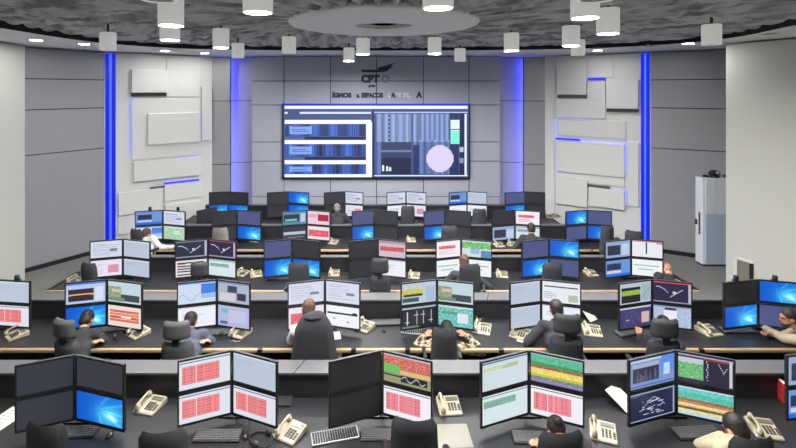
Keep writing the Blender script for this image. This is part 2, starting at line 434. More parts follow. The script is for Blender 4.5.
# dark ribbed ceiling: real relief, ribs fanning out round the disc
RC = Vector((X(383.5, 6.75), 6.75))
def ceiling():
    rng = random.Random(3)
    na, rr = 1100, np.concatenate([np.linspace(.3, 3.2, 40), np.linspace(3.28, 7.5, 64), np.linspace(7.7, 14, 30)])
    th = np.arange(na) * 2 * np.pi / na
    T_, R_ = np.meshgrid(th, rr)
    x = RC.x + R_ * np.cos(T_); y = RC.y + R_ * np.sin(T_)
    def wav(x, y, sc, seed):
        r = np.random.RandomState(seed); s = 0
        for _ in range(7):
            a = r.rand() * 6.28; f = sc * (.6 + r.rand() * .9); s = s + np.sin((x*np.cos(a) + y*np.sin(a)) * f + r.rand() * 6.28)
        return s / 4.0
    rib = np.sin(T_ * 44 + 1.6 * wav(x, y, 1.6, 1) + .7 * wav(x, y, 5, 5) + .9 * R_)
    rib = np.sign(rib) * np.abs(rib) ** .7
    swirl = np.sin(17 * (y * .8 + x * .3) + 3.5 * wav(x, y, 2.6, 2))
    k = np.clip((R_ - 3.0) / 1.4, 0, 1)
    h = (1 - k) * rib * .12 * (.75 + .35 * wav(x, y, 3, 8)) + k * (.075 * np.sign(swirl) * np.abs(swirl) ** .7 + .035 * wav(x, y, 15, 4) + .02 * wav(x, y, 34, 7)) * np.clip((5.4 - R_) / 1.6, .3, 1)
    z = ZC + .06 + np.clip(h, -.09, .22)
    z[0, :] = ZC + .05
    V = np.stack([x, y, z], -1).reshape(-1, 3)
    nr = len(rr); fs = []
    keep = ((np.abs(x) < 10) & (y > -3.4) & (y < 14.2))
    for i in range(nr - 1):
        for j in range(na):
            j2 = (j + 1) % na
            if keep[i, j] or keep[i+1, j2]: fs.append((i*na+j, (i+1)*na+j, (i+1)*na+j2, i*na+j2))
    fs.append(tuple(range(na)))
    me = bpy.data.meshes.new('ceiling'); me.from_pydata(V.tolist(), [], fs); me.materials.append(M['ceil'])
    me.polygons.foreach_set('use_smooth', [True] * len(me.polygons)); me.update()
    structure(link('ceiling', me))
ceiling()
# the big round disc
t = thing('ceiling_disc', 'large white round disc with a recessed middle on the dark ceiling', 'ceiling disc', (RC.x, RC.y, ZS - .06))
mb = MB(); mb.lathe([(.42, .045), (.45, .02), (.52, .0), (.9, .015), (1.26, .03), (1.36, .05), (1.38, .08), (1.3, .17), (.5, .17), (.42, .14), (.42, .045)], 'disc', 72, close=False)
mb.build('disc', t, True)
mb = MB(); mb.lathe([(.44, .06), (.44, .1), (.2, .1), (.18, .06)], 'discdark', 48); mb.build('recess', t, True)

# cylinder downlights: (px, py of lower rim, lit)
LAMPS = [(171, 26, 1), (170, 40.5, 1), (108, 50.5, 0), (221, 48, 1), (238, 58, 0), (258, 13, 1), (289, 53.5, 0), (349, 61, 1), (363, 54.5, 1), (434.5, 54, 1), (460, 61.5, 0),
         (438, 8.5, 1), (511.5, 51, 1), (571, 46, 1), (585, 18.5, 1), (608, 34, 1), (711.5, 45, 0), (578, 55.5, 0)]
HB = .655
LAMPS.sort()
proto = None
def lamp(loc, label, lit):
    global proto
    if proto is None:
        t = thing('ceiling_spotlight', label, 'ceiling light', loc)
        mb = MB(); mb.lathe([(.112, .0), (.122, .0), (.125, .006), (.125, .29), (.12, .297), (.02, .297), (.02, .29), (.112, .285), (.112, .0)], 'shadeglow', 28, close=False)
        mb.build('shade', t, True)
        mb = MB(); mb.lathe([(.02, .29), (.02, .6)], 'lampgrey', 10); mb.build('stem', t, True)
        mb = MB(); mb.lathe([(.111, .012), (.111, .02)], 'lens', 24); mb.build('lens', t)
        proto = t
    else:
        t = copy_tree(proto); t.location = loc; t['label'] = label
    t['group'] = 'white cylinder spotlights hanging from the ceiling'
    return t
FILL_LAMPS = [(-4.2, 3.2), (-1.6, 3.4), (1.6, 3.4), (4.2, 3.2), (-4.2, .8), (-1.6, 1.0), (1.6, 1.0), (4.2, .8)] + [(x, -2.3) for x in (-6, -4, -2, 0, 2, 4, 6)]  # unseen lamps added overhead and behind the camera for bounce light
dimmer = {}
for i, (px, py, lit) in enumerate(LAMPS):
    d = F * HB / (CY - py)
    size = 'large near' if d < 6.2 else ('mid-sized' if d < 9 else 'small distant')
    L = lamp((X(px, d), d, CZ + HB), '%s white cylinder spotlight on ceiling, %s from the left' % (size, ORD[i]), lit)
    for ch in L.children:
        if ch.name.startswith('lens'):
            ch.data = ch.data.copy(); ch.data.materials[0] = M['lens' if lit else 'lensdim']
for i, (x, y) in enumerate(FILL_LAMPS):
    L = lamp((x, y, CZ + HB), 'white cylinder spotlight added unseen above the camera to brighten the room', 1); L['group'] = 'added fill spotlights above the camera'
# recessed downlights in the soffit
RECESS = [(36, 40, 1), (84, 44, 1), (165, 50.8, 1), (205, 53.0, 1), (598, 50.3, 1), (650, 46, 0), (688, 43.5, 1), (770, 33.5, 0)]
rp = None
for i, (px, py, lit) in enumerate(sorted(RECESS)):
    d = F * (ZS - CZ) / (CY - py)
    lab = 'round recessed %s in the white soffit, %s from the left' % ('downlight, lit,' if lit else 'downlight, unlit and dark,', ORD[i])
    if rp is None:
        t = rp = thing('recessed_downlight', lab, 'ceiling light')
        mb = MB(); mb.lathe([(.1, -.004), (.14, -.012), (.15, -.004), (.15, .02), (.1, .02), (.1, -.004)], 'lampwhite', 28, close=False); mb.build('rim', t, True)
        mb = MB(); mb.lathe([(.1, -.003), (.1, .01)], 'lens_soffit', 24); mb.build('lens', t)
    else: t = copy_tree(rp)
    t.location = (X(px, d), d, ZS); t['label'] = lab; t['group'] = 'recessed downlights in the soffit'
    if not lit:
        for ch in t.children:
            if ch.name.startswith('lens'): ch.data = ch.data.copy(); ch.data.materials[0] = M['gap']

# ------------------------------------------------------------------ pictures on screens (arrays of sRGB values 0-255)
def canvas(W, H, c): a = np.zeros((H, W, 3)); a[:] = c; return a
def fr(a, x0, x1, y0, y1, c):
    H, W, _ = a.shape; a[int(round(y0*H)):max(int(round(y1*H)), int(round(y0*H))+1), int(round(x0*W)):max(int(round(x1*W)), int(round(x0*W))+1)] = c
def speck(a, x0, x1, y0, y1, amp, rs, colwise=False):
    H, W, _ = a.shape; ys, xs = slice(int(y0*H), int(y1*H)), slice(int(x0*W), int(x1*W)); s = a[ys, xs]
    nz = rs.randn(1 if colwise else s.shape[0], s.shape[1], 1) * amp
    a[ys, xs] = s + nz
def textlines(a, x0, x1, y0, y1, c, rs, step=.09):
    y = y0
    while y < y1:
        fr(a, x0, x0 + (x1 - x0) * rs.uniform(.4, 1), y, y + .02, c); y += step
def curve(a, c, x0, x1, f):
    H, W, _ = a.shape
    for i in range(int(x0*W), int(x1*W)):
        j = int(f(i / W) * H)
        if 0 <= j < H: a[j, i] = c
def desktop(W, H, rs):
    x, y = np.meshgrid(np.linspace(0, 1, W), np.linspace(0, 1, H))
    d = np.hypot(x - .72, (y - .66) * .8)
    g = np.exp(-(d / .3) ** 2); a = np.zeros((H, W, 3))
    a[..., 0] = 8 + 90 * g; a[..., 1] = 88 + 30 * x + 110 * g; a[..., 2] = 205 + 20 * x + 30 * g
    ang = np.arctan2(y - .5, x - .45); ray = (np.abs(np.sin(ang * 5 + 1)) > .93) & (x > .4)
    a[ray] += (26, 34, 16)
    core = np.exp(-((x - .78) / .1) ** 2 - ((y - .7 - (x - .78) * .7) / .08) ** 2)[..., None]
    a += core * np.array((150, 80, 20)); fr(a, 0, 1, .96, 1, (14, 40, 90)); return a
def draw(kind, W, H, seed):
    rs = np.random.RandomState(seed); a = canvas(W, H, (222, 226, 238))
    if kind == 'desk': return desktop(W, H, rs)
    if kind == 'dim': a[:] = (50, 52, 62); speck(a, 0, 1, 0, 1, .8, rs)
    elif kind == 'slate': a[:] = (78, 86, 132); speck(a, 0, 1, 0, 1, 1.0, rs)
    elif kind in ('redtable', 'pinktable'):
        if kind == 'pinktable': a[:] = (240, 238, 246)
        fr(a, 0, 1, .05, .09, (60, 70, 110)); c = (224, 118, 120) if kind == 'redtable' else (232, 128, 146)
        fr(a, .05, .78, .22, .82, c); speck(a, .05, .78, .22, .82, 13, rs, True)
        for k in range(6): fr(a, .05, .78, .25 + k * .1, .262 + k * .1, (238, 150, 152))
        fr(a, .33, .345, .22, .82, (250, 215, 215))
    elif kind == 'blank': a[:] = (186, 198, 216); fr(a, 0, 1, 0, .06, (214, 222, 236)); textlines(a, .08, .6, .2, .4, (170, 184, 206), rs)
    elif kind == 'white': a[:] = (236, 238, 248); fr(a, 0, 1, .02, .06, (190, 200, 222)); textlines(a, .1, .7, .3, .5, (190, 192, 206), rs)
    elif kind == 'whitetext': a[:] = (214, 218, 236); textlines(a, .08, .9, .14, .85, (178, 182, 206), rs, .11); fr(a, .6, .85, .5, .62, (120, 124, 150))
    elif kind == 'whitebar': a[:] = (240, 242, 250); fr(a, .04, .95, .32, .4, (24, 26, 40)); fr(a, .2, .28, .58, .64, (120, 140, 160)); fr(a, .62, .7, .72, .78, (160, 150, 180)); fr(a, .8, .93, .26, .4, (24, 26, 40))
    elif kind == 'barlist':
        a[:] = (232, 234, 240); fr(a, .05, .95, .2, .27, (50, 60, 90)); fr(a, .7, .95, .6, .9, (190, 188, 170)); textlines(a, .06, .5, .5, .8, (150, 160, 180), rs)
    elif kind == 'greentable': a[:] = (206, 220, 228); fr(a, 0, 1, .04, .08, (90, 120, 150)); fr(a, .04, .78, .2, .34, (176, 196, 160)); textlines(a, .06, .74, .22, .34, (226, 226, 190), rs, .05)
    elif kind == 'greentable2': a[:] = (214, 230, 234); fr(a, 0, 1, .05, .1, (90, 130, 150)); fr(a, .04, .74, .22, .44, (130, 176, 160)); speck(a, .04, .74, .22, .44, 12, rs)
    elif kind in ('bands', 'bands2'):
        st = [(.04, (190, 205, 225)), (.3, (96, 186, 150)), (.42, (70, 150, 84)), (.5, (170, 100, 60)), (.6, (232, 206, 140)), (.72, (236, 222, 96)), (.8, (190, 190, 90)), (.9, (120, 140, 130)), (1, (150, 130, 190))] if kind == 'bands' else \
             [(.06, (190, 215, 230)), (.2, (110, 200, 200)), (.4, (84, 190, 170)), (.5, (150, 110, 80)), (.58, (196, 130, 84)), (.64, (232, 220, 190)), (.72, (226, 204, 96)), (.8, (120, 90, 70)), (.9, (226, 220, 170)), (1, (190, 214, 236))]
        y0 = 0
        for y1, c in st: fr(a, 0, 1, y0, y1, c); y0 = y1
        speck(a, 0, 1, .06, .95, 14, rs)
    elif kind == 'redgreen':
        fr(a, 0, 1, 0, .5, (206, 110, 96)); speck(a, 0, 1, .06, .5, 22, rs); fr(a, 0, 1, 0, .06, (190, 190, 200)); fr(a, 0, .36, .36, .66, (110, 190, 96)); fr(a, .36, 1, .5, .66, (216, 190, 130))
        fr(a, 0, 1, .66, 1, (150, 150, 110)); fr(a, 0, .4, .7, .76, (60, 60, 50)); fr(a, .38, .92, .68, .92, (22, 22, 34)); curve(a, (220, 220, 230), .4, .9, lambda x: .8 + .08 * math.sin(x * 25))
    elif kind == 'map':
        a[:] = (34, 40, 74); fr(a, 0, 1, 0, .07, (150, 165, 200)); fr(a, 0, .2, .08, .12, (90, 110, 160)); fr(a, 0, 1, .93, .97, (170, 185, 215)); fr(a, .96, 1, .07, .95, (150, 165, 200))
        for _ in range(26):
            x, y = rs.uniform(.2, .75), rs.uniform(.3, .8); fr(a, x, x + rs.uniform(.015, .1), y, y + .02, (190, 200, 225))
        curve(a, (170, 180, 210), .2, .8, lambda x: .45 + .2 * math.sin(x * 9)); fr(a, .48, .6, .34, .38, (225, 230, 240))
    elif kind == 'mapblue':
        a[:] = (120, 150, 205); fr(a, 0, 1, 0, .08, (190, 205, 235)); fr(a, .06, .64, .3, .8, (44, 50, 80)); fr(a, .06, .64, .16, .3, (160, 180, 205)); fr(a, .7, 1, .0, .6, (90, 140, 230)); fr(a, .75, .9, .3, .7, (190, 215, 240)); fr(a, 0, 1, .9, .95, (40, 60, 120))
        for _ in range(12): x = rs.uniform(.1, .6); fr(a, x, x + .03, rs.uniform(.35, .7), .75, (90, 96, 120))
    elif kind in ('chart', 'darkchart'):
        a[:] = (48, 40, 72) if kind == 'chart' else (40, 46, 66); fr(a, 0, 1, 0, .05, (200, 90, 110) if kind == 'chart' else (150, 165, 190)); fr(a, .93, 1, .05, 1, (186, 180, 200)); fr(a, 0, 1, .93, 1, (150, 150, 180))
        curve(a, (225, 225, 235), .08, .4, lambda x: .25 + .9 * (x - .1) ** 2 * 4 % .5); curve(a, (235, 235, 240), .45, .8, lambda x: .75 - 1.2 * (x - .42)); fr(a, .52, .6, .45, .55, (210, 210, 225))
    elif kind == 'greendark':
        a[:] = (44, 40, 62); fr(a, 0, 1, 0, .06, (170, 170, 190)); fr(a, 0, .46, .12, .3, (196, 200, 215)); fr(a, 0, .46, .3, .85, (110, 180, 120)); speck(a, 0, .46, .3, .85, 22, rs)
        fr(a, .46, 1, .08, .12, (216, 60, 70)); fr(a, .93, .98, .05, .95, (200, 200, 212)); curve(a, (220, 220, 230), .74, .9, lambda x: .2 + .3 * (1 - abs(x - .82) * 12) if True else 0)
        for k in range(8): fr(a, .52 + .012 * (k % 3), .535 + .012 * (k % 3), .15 + k * .09, .2 + k * .09, (210, 205, 220))
    elif kind == 'greenchart':
        a[:] = (188, 196, 204); fr(a, .05, .66, .22, .95, (34, 40, 44)); fr(a, .05, .66, .36, .58, (150, 180, 70)); speck(a, .05, .66, .36, .58, 22, rs); fr(a, .7, 1, .1, .9, (160, 180, 196)); curve(a, (90, 100, 110), .72, .98, lambda x: .7 - (x - .72) * 1.6)
    elif kind == 'chartwhite':
        a[:] = (26, 30, 42); fr(a, 0, 1, 0, .08, (170, 190, 205)); fr(a, 0, .5, .9, 1, (120, 130, 130))
        for x in (.15, .42, .62, .85): fr(a, x, x + .02, .2, .85, (200, 210, 214)); fr(a, x - .06, x + .06, .5 + .2 * math.sin(x * 9), .53 + .2 * math.sin(x * 9), (220, 226, 230))
    elif kind == 'tealmap': a[:] = (110, 190, 186); speck(a, 0, 1, .05, 1, 26, rs); fr(a, 0, 1, 0, .1, (200, 222, 230)); fr(a, .1, .55, .3, .42, (84, 160, 110)); fr(a, .56, .86, .32, .8, (222, 228, 240))
    elif kind == 'yellowphoto':
        a[:] = (190, 206, 214); fr(a, 0, .62, .28, .62, (206, 196, 96)); speck(a, 0, .62, .2, .62, 18, rs); fr(a, .05, .6, .52, .64, (60, 60, 44)); fr(a, .02, .5, .7, .9, (70, 84, 96)); fr(a, .7, .97, .2, .95, (170, 190, 216))
    elif kind == 'photo':
        a[:] = (196, 214, 224); fr(a, 0, .4, .25, .75, (150, 160, 130)); speck(a, 0, .4, .25, .75, 20, rs); fr(a, .4, .95, .58, .9, (70, 76, 84)); fr(a, 0, .5, .75, .95, (120, 140, 116)); fr(a, .1, .38, .35, .5, (206, 196, 170))
    elif kind == 'orangechart':
        a[:] = (186, 200, 232); fr(a, .06, .7, .3, .88, (48, 44, 62)); fr(a, .06, .7, .52, .62, (236, 150, 90)); fr(a, .12, .6, .46, .7, (60, 44, 50)); fr(a, .1, .66, .54, .6, (246, 180, 120)); fr(a, .74, .95, .25, .9, (210, 222, 244)); fr(a, 0, 1, 0, .08, (90, 120, 210))
    elif kind == 'orangebands':
        a[:] = (236, 222, 214)
        for y, c in ((.22, (214, 110, 84)), (.36, (226, 140, 96)), (.5, (206, 84, 74)), (.64, (216, 110, 80))): fr(a, .05, .92, y, y + .11, c)
        speck(a, .05, .92, .22, .75, 16, rs); fr(a, .4, .7, .5, .6, (244, 226, 220))
    elif kind == 'windows': a[:] = (176, 182, 200); fr(a, .3, .6, .18, .5, (70, 70, 92)); fr(a, .6, .9, .5, .85, (60, 60, 84)); fr(a, .05, .55, .55, .9, (214, 204, 216)); fr(a, 0, 1, 0, .08, (120, 140, 180))
    elif kind == 'bluewin': a[:] = (206, 220, 238); fr(a, .6, 1, .1, .55, (70, 130, 226)); fr(a, .6, 1, .55, .8, (160, 190, 232)); curve(a, (120, 150, 190), .05, .58, lambda x: .7 - .15 * math.sin(x * 14)); fr(a, 0, 1, 0, .07, (110, 150, 226))
    elif kind == 'tealdot': a[:] = (178, 186, 222); fr(a, .1, .32, .15, .38, (110, 196, 190)); fr(a, .08, .3, .75, .9, (90, 100, 160)); fr(a, .34, .9, .2, .8, (196, 196, 226))
    elif kind == 'lightmap': a[:] = (176, 192, 220); speck(a, 0, 1, .1, 1, 14, rs); fr(a, .28, .62, .22, .84, (232, 236, 242)); fr(a, 0, 1, 0, .1, (150, 160, 190)); fr(a, .3, .6, .1, .2, (60, 66, 90))
    elif kind == 'mapbeige': a[:] = (64, 62, 112); fr(a, 0, 1, 0, .1, (196, 200, 220)); fr(a, .7, .94, .3, .82, (206, 180, 172)); speck(a, .05, .65, .2, .9, 18, rs); fr(a, .2, .3, .6, .66, (170, 170, 210))
    elif kind == 'bars':
        a[:] = (232, 226, 228)
        for k, y in enumerate((.12, .3, .48, .66, .84)): fr(a, .05, .9 - .12 * (k % 2), y, y + .08, (40, 34, 46))
        fr(a, .05, .3, .2, .28, (206, 150, 150))
    elif kind == 'redtext': a[:] = (246, 238, 244); fr(a, .1, .8, .28, .5, (222, 110, 116)); speck(a, .1, .8, .28, .5, 30, rs); textlines(a, .1, .9, .6, .85, (222, 190, 200), rs)
    elif kind == 'redstrip': a[:] = (208, 190, 206); fr(a, .06, .94, .36, .66, (206, 90, 96)); speck(a, .06, .94, .36, .66, 26, rs); fr(a, 0, 1, 0, .16, (170, 150, 160))
    elif kind == 'pinkred': a[:] = (236, 206, 220); fr(a, .45, .95, .2, .7, (170, 40, 60)); fr(a, .05, .4, .25, .5, (226, 170, 190))
    elif kind == 'redblock': a[:] = (236, 226, 236); fr(a, .05, .95, .3, .8, (222, 100, 110)); speck(a, .05, .95, .3, .8, 22, rs)
    elif kind == 'greenwhite': a[:] = (206, 226, 220); fr(a, 0, 1, .1, .5, (120, 190, 120)); speck(a, 0, 1, .1, .5, 26, rs); fr(a, .3, .6, .5, .8, (150, 186, 226)); fr(a, .65, 1, .55, 1, (96, 140, 190))
    elif kind == 'darkwin': a[:] = (150, 170, 206); fr(a, .08, .6, .25, .85, (50, 54, 74)); speck(a, .08, .6, .25, .85, 14, rs); fr(a, .66, .95, .2, .9, (190, 206, 232))
    elif kind == 'darkwin2': a[:] = (110, 150, 214); fr(a, .06, .62, .2, .6, (44, 54, 84)); fr(a, .06, .62, .66, .8, (200, 210, 230)); fr(a, 0, 1, .84, 1, (44, 110, 220))
    elif kind == 'greenmap': a[:] = (170, 206, 170); speck(a, 0, 1, .08, 1, 16, rs); fr(a, 0, 1, 0, .1, (200, 215, 222)); fr(a, .5, .8, .3, .6, (206, 226, 206))
    elif kind == 'darkgreen': a[:] = (90, 140, 170); fr(a, .05, .7, .2, .75, (30, 60, 70)); fr(a, .1, .6, .55, .7, (130, 190, 190)); fr(a, .76, .95, .15, .85, (180, 206, 224))
    elif kind == 'darkbars': a[:] = (54, 58, 74); fr(a, .05, .95, .4, .6, (190, 196, 210)); fr(a, .2, .9, .75, .86, (150, 140, 130))
    elif kind == 'lightpink': a[:] = (232, 226, 240); fr(a, .55, .9, .3, .8, (214, 150, 170)); textlines(a, .06, .5, .25, .8, (200, 200, 220), rs)
    elif kind == 'multicol': a[:] = (240, 244, 246); fr(a, .05, .9, .3, .42, (150, 206, 170)); fr(a, .2, .7, .55, .62, (170, 190, 226)); fr(a, .75, .9, .35, .4, (220, 140, 150))
    elif kind == 'whitesplit': a[:] = (232, 234, 242); fr(a, .46, .49, .0, .8, (60, 64, 84)); fr(a, .8, 1, .05, .15, (216, 130, 160)); fr(a, 0, 1, 0, .06, (200, 150, 170))
    return a
DESC = dict(desk='showing blue desktop', slate='glowing empty slate blue', dim='blank and dark grey', off='switched off and black', redtable='showing red table', pinktable='showing pink table on white', blank='showing blank pale window',
            white='showing white page', whitetext='showing pale page of text', whitebar='showing white page, black bar', barlist='showing white list, dark bar', greentable='showing pale green strip', greentable2='showing green table on white',
            bands='showing green and yellow bands', bands2='showing teal and brown bands', redgreen='showing red and green blocks', map='showing dark map', mapblue='showing blue map windows', chart='showing dark purple chart', darkchart='showing dark chart',
            greendark='showing green block beside dark chart', greenchart='showing green-banded chart', chartwhite='showing black chart, white lines', tealmap='showing teal map', yellowphoto='showing yellow landscape', photo='showing pale landscape',
            orangechart='showing orange line chart', orangebands='showing orange bands', windows='showing grey overlapping windows', bluewin='showing blue and white windows', tealdot='showing pale page, teal patch', lightmap='showing pale map, white panel',
            mapbeige='showing violet map', bars='showing black bars on white', redtext='showing red text on white', redstrip='showing red strip', pinkred='showing dark red block', redblock='showing red block', greenwhite='showing green strip',
            darkwin='showing dark window', darkwin2='showing dark window on blue', greenmap='showing pale green map', darkgreen='showing dark green window', darkbars='showing grey bars', lightpink='showing pale pink page', multicol='showing white page, coloured lines', whitesplit='showing white split page')

def picture_mesh(name, a, w, h):
    """flat screen w x h in x,z facing -y, one face per run of equal colour"""
    H, W, _ = a.shape; a = np.clip(a, 0, 255); q = np.round(a / 3).astype(int)
    vs = []; fs = []; cs = []
    for j in range(H):
        i = 0
        while i < W:
            k = i + 1
            while k < W and (q[j, k] == q[j, i]).all(): k += 1
            x0, x1 = (i / W - .5) * w, (k / W - .5) * w; z1, z0 = h * (1 - j / H), h * (1 - (j + 1) / H)
            o = len(vs); vs += [(x0, 0, z0), (x1, 0, z0), (x1, 0, z1), (x0, 0, z1)]; fs.append((o, o+1, o+2, o+3))
            c = lin(a[j, i:k].mean(0) / 255.0); cs += [float(c[0]), float(c[1]), float(c[2]), 1.0] * 4; i = k
    me = bpy.data.meshes.new(name); me.from_pydata(vs, [], fs)
    ca = me.color_attributes.new('picture', 'FLOAT_COLOR', 'CORNER'); ca.data.foreach_set('color', cs)
    me.materials.append(M['screen']); me.update(); return me

# ------------------------------------------------------------------ monitors
MW, MH = .52, .31
def monitor_meshes():
    b = .016
    c = MB(); c.rbox(MW - .06, .03, MH - .06, 'bezelgrey', Matrix.Translation((0, .036, .03)), r=.02)
    c.rbox(.14, .03, .14, 'plastic', Matrix.Translation((0, .06, MH/2 - .07)), r=.02)
    z = MB(); T = Matrix.Translation
    for x0, x1, z0, z1 in ((-MW/2, MW/2, MH-b, MH), (-MW/2, MW/2, 0, b+.006), (-MW/2, -MW/2+b, b, MH-b), (MW/2-b, MW/2, b, MH-b)):
        z.box(x0, x1, -.004, .022, z0, z1, 'plastic')
    z.box(-MW/2 + .002, MW/2 - .002, -.003, .02, MH - .003, MH + .0015, 'bezelgrey')  # grey strip painted as a highlight along the bezel's top edge
    z.box(-MW/2+b, MW/2-b, .004, .02, b, MH-b, 'plastic')
    o = MB(); o.box(-MW/2+b-.002, MW/2-b+.002, .0, .006, b, MH-b+.002, 'offscreen')
    return c.mesh('casing', False), z.mesh('bezel'), o.mesh('screen_off')
CASING, BEZEL, OFFS = monitor_meshes()
ROWS = dict(A=(4.54, 'front row'), B=(6.24, 'second row'), C=(7.93, 'third row'), D=(9.85, 'fourth row'), E=(11.65, 'back row'))
EDGE = {k: v[0] - .40 for k, v in ROWS.items()}
ZB, ZD = .82, .75

def monitor(name_seed, loc, rz, kind, label, group, s=1.0, res=(40, 25)):
    t = thing('monitor', label, 'monitor', loc, rz, group); t.scale = (s, 1, 1)
    link('casing', CASING, t); link('bezel', BEZEL, t)
    if kind == 'off': link('screen', OFFS, t)
    else:
        sc = link('screen', picture_mesh('screen', draw(kind, res[0], res[1], name_seed), MW - .032, MH - .038), t, (0, .001, .021))
    return t

def station(row, idx, xl, xc, xr, kinds, total):
    dh, rname = ROWS[row]
    if row == 'A' and idx == 0: dh -= .08
    H = Vector((X(xc, dh), dh))
    who = '%s group from left, %s' % (ORD[idx], rname)
    def solve(px, sg):
        best = None
        for s in np.linspace(.86, 1.12, 27):
            for a in np.linspace(2, 50, 97):
                q = H + Vector((sg * math.cos(R(a)), -math.sin(R(a)))) * MW * s
                e = abs(CX + F * q.x / q.y - px) + abs(s - 1) * 9 + abs(a - (22 if row == 'A' else 15)) * .2
                if best is None or e < best[0]: best = (e, s, a)
        return best
    res = (56, 34) if row in 'AB' else ((40, 25) if row == 'C' else (28, 18))
    order = [('upper left', -1, 1), ('upper right', 1, 1), ('lower left', -1, 0), ('lower right', 1, 0)]
    bars = []
    for (pos, sg, up), kind in zip(order, kinds):
        if kind is None: continue
        px = xl if sg < 0 else xr
        e, s, a = solve(px, sg)
        dr = Vector((sg * math.cos(R(a)), -math.sin(R(a))))
        c = H + dr * (MW * s / 2 + .003)
        rz = R(a) if sg < 0 else -R(a)
        z = ZB + up * (MH + .008)
        seed = abs(hash((row, idx, pos))) % 9999 if False else (ord(row) * 131 + idx * 17 + up * 5 + sg + 3)
        monitor(seed, (c.x, c.y, z), rz, kind, '%s monitor %s, %s' % (pos, DESC[kind], who), 'monitors of the %s, %s' % (ORD[idx] + ' group', rname), s, res)
        nb = Vector((math.sin(rz) * -1, math.cos(rz)))
        bars.append((c + nb * .085, z + MH / 2))
    # stand behind the four screens
    t = thing('monitor_stand', 'black pole stand behind the monitors, ' + who, 'monitor stand', (H.x, H.y + .13, ZD), 0, 'monitor stands on the desks')
    mb = MB(); mb.box(-.14, .14, -.09, .09, 0, .015, 'plastic'); mb.build('base_plate', t)
    mb = MB(); mb.tube([(0, 0, .01), (0, 0, .6)], .018, 'metal', 10); mb.build('pole', t, True)
    for c, z in bars:
        mb = MB(); mb.tube([(0, 0, z - ZD), (c.x - H.x, c.y - H.y - .13, z - ZD)], .014, 'plastic', 8); mb.build('arm', t, True)
    return H

ST = {
 'A': [(15, 75, 124, ('dim', 'dim', 'dim', 'desk')), (178, 232, 277, ('redtable', 'blank', 'redtable', 'redtable')), (329, 382, 432, ('off', 'redgreen', 'off', 'pinktable')),
       (481, 529, 584, ('greentable', 'bands', 'greentable2', 'pinktable')), (629, 676, 735, ('mapblue', 'greendark', 'map', 'bands2')), (787, 836, 886, ('darkwin', 'white', 'darkwin2', 'white'))],
 'B': [(-52, -9, 30, ('white', 'blank', 'white', 'redtable')), (65, 107, 142, ('orangechart', 'photo', 'desk', 'orangebands')), (177, 217, 250, ('bluewin', 'windows', 'white', 'tealdot')), (288, 325, 360, ('whitetext', 'whitetext', 'redblock', 'whitebar')),
       (401, 437, 474, ('yellowphoto', 'photo', 'chartwhite', 'tealmap')), (510, 541, 581, ('blank', 'barlist', 'blank', 'white')), (619, 652, 692, ('greenchart', 'chart', 'mapbeige', 'lightmap')), (724, 758, 802, ('off', 'desk', 'desk', 'slate'))],
 'C': [(90, 123, 150, ('whitetext', 'blank', 'lightpink', 'blank')), (175, 208, 236, ('darkchart', 'chart', 'bars', 'greentable2')), (264, 292, 320, ('slate', 'off', 'desk', 'desk')), (349, 378, 406, ('off', 'redstrip', 'off', 'white')),
       (436, 461, 492, ('redtext', 'greenwhite', 'multicol', 'multicol')), (522, 549, 579, ('slate', 'desk', 'desk', 'slate')), (605, 631, 663, ('darkwin', 'whitesplit', 'darkwin2', 'multicol'))],
 'D': [(135, 163, 185, ('darkwin2', 'whitetext', 'bluewin', 'greenmap')), (212, 237, 261, ('off', 'slate', 'off', 'desk')), (282, 307, 330, ('darkgreen', 'pinkred', 'darkbars', 'redblock')), (352, 374, 398, ('slate', 'off', 'desk', 'off')),
       (424, 445, 471, ('slate', 'off', 'desk', 'off')), (492, 515, 540, ('off', 'redtext', 'darkwin', 'greentable2')), (566, 587, 612, ('desk', 'slate', 'slate', 'desk'))],
 'E': [(209, 228, 248, ('off', 'off', 'desk', 'desk')), (267, 288, 309, ('off', 'desk', 'off', 'desk')), (324, 345, 363, ('off', 'whitetext', 'off', 'lightpink')), (387, 406, 426, ('whitetext', 'whitetext', 'white', 'lightpink')),
       (449, 467, 487, ('darkwin2', 'blank', 'white', 'white')), (505, 525, 545, ('slate', 'off', 'desk', 'off'))],
}
for row, L in ST.items():
    for i, (xl, xc, xr, kinds) in enumerate(L): station(row, i, xl, xc, xr, kinds, len(L))

d = 11.25; p = Vector((X(207, d), d, .80))
monitor(7, p, R(48), 'off', 'dark blank monitor turned sideways at the left end of the back row', 'lone monitor', 1.0)
t = thing('monitor_stand', 'black stand of the sideways monitor, left end of back row', 'monitor stand', (p.x - .06, p.y + .055, ZD), 0, 'monitor stands on the desks')
mb = MB(); mb.box(-.1, .1, -.08, .08, 0, .015, 'plastic'); mb.build('base_plate', t)
mb = MB(); mb.tube([(0, 0, .01), (0, 0, .2)], .018, 'metal', 10); mb.build('pole', t, True)

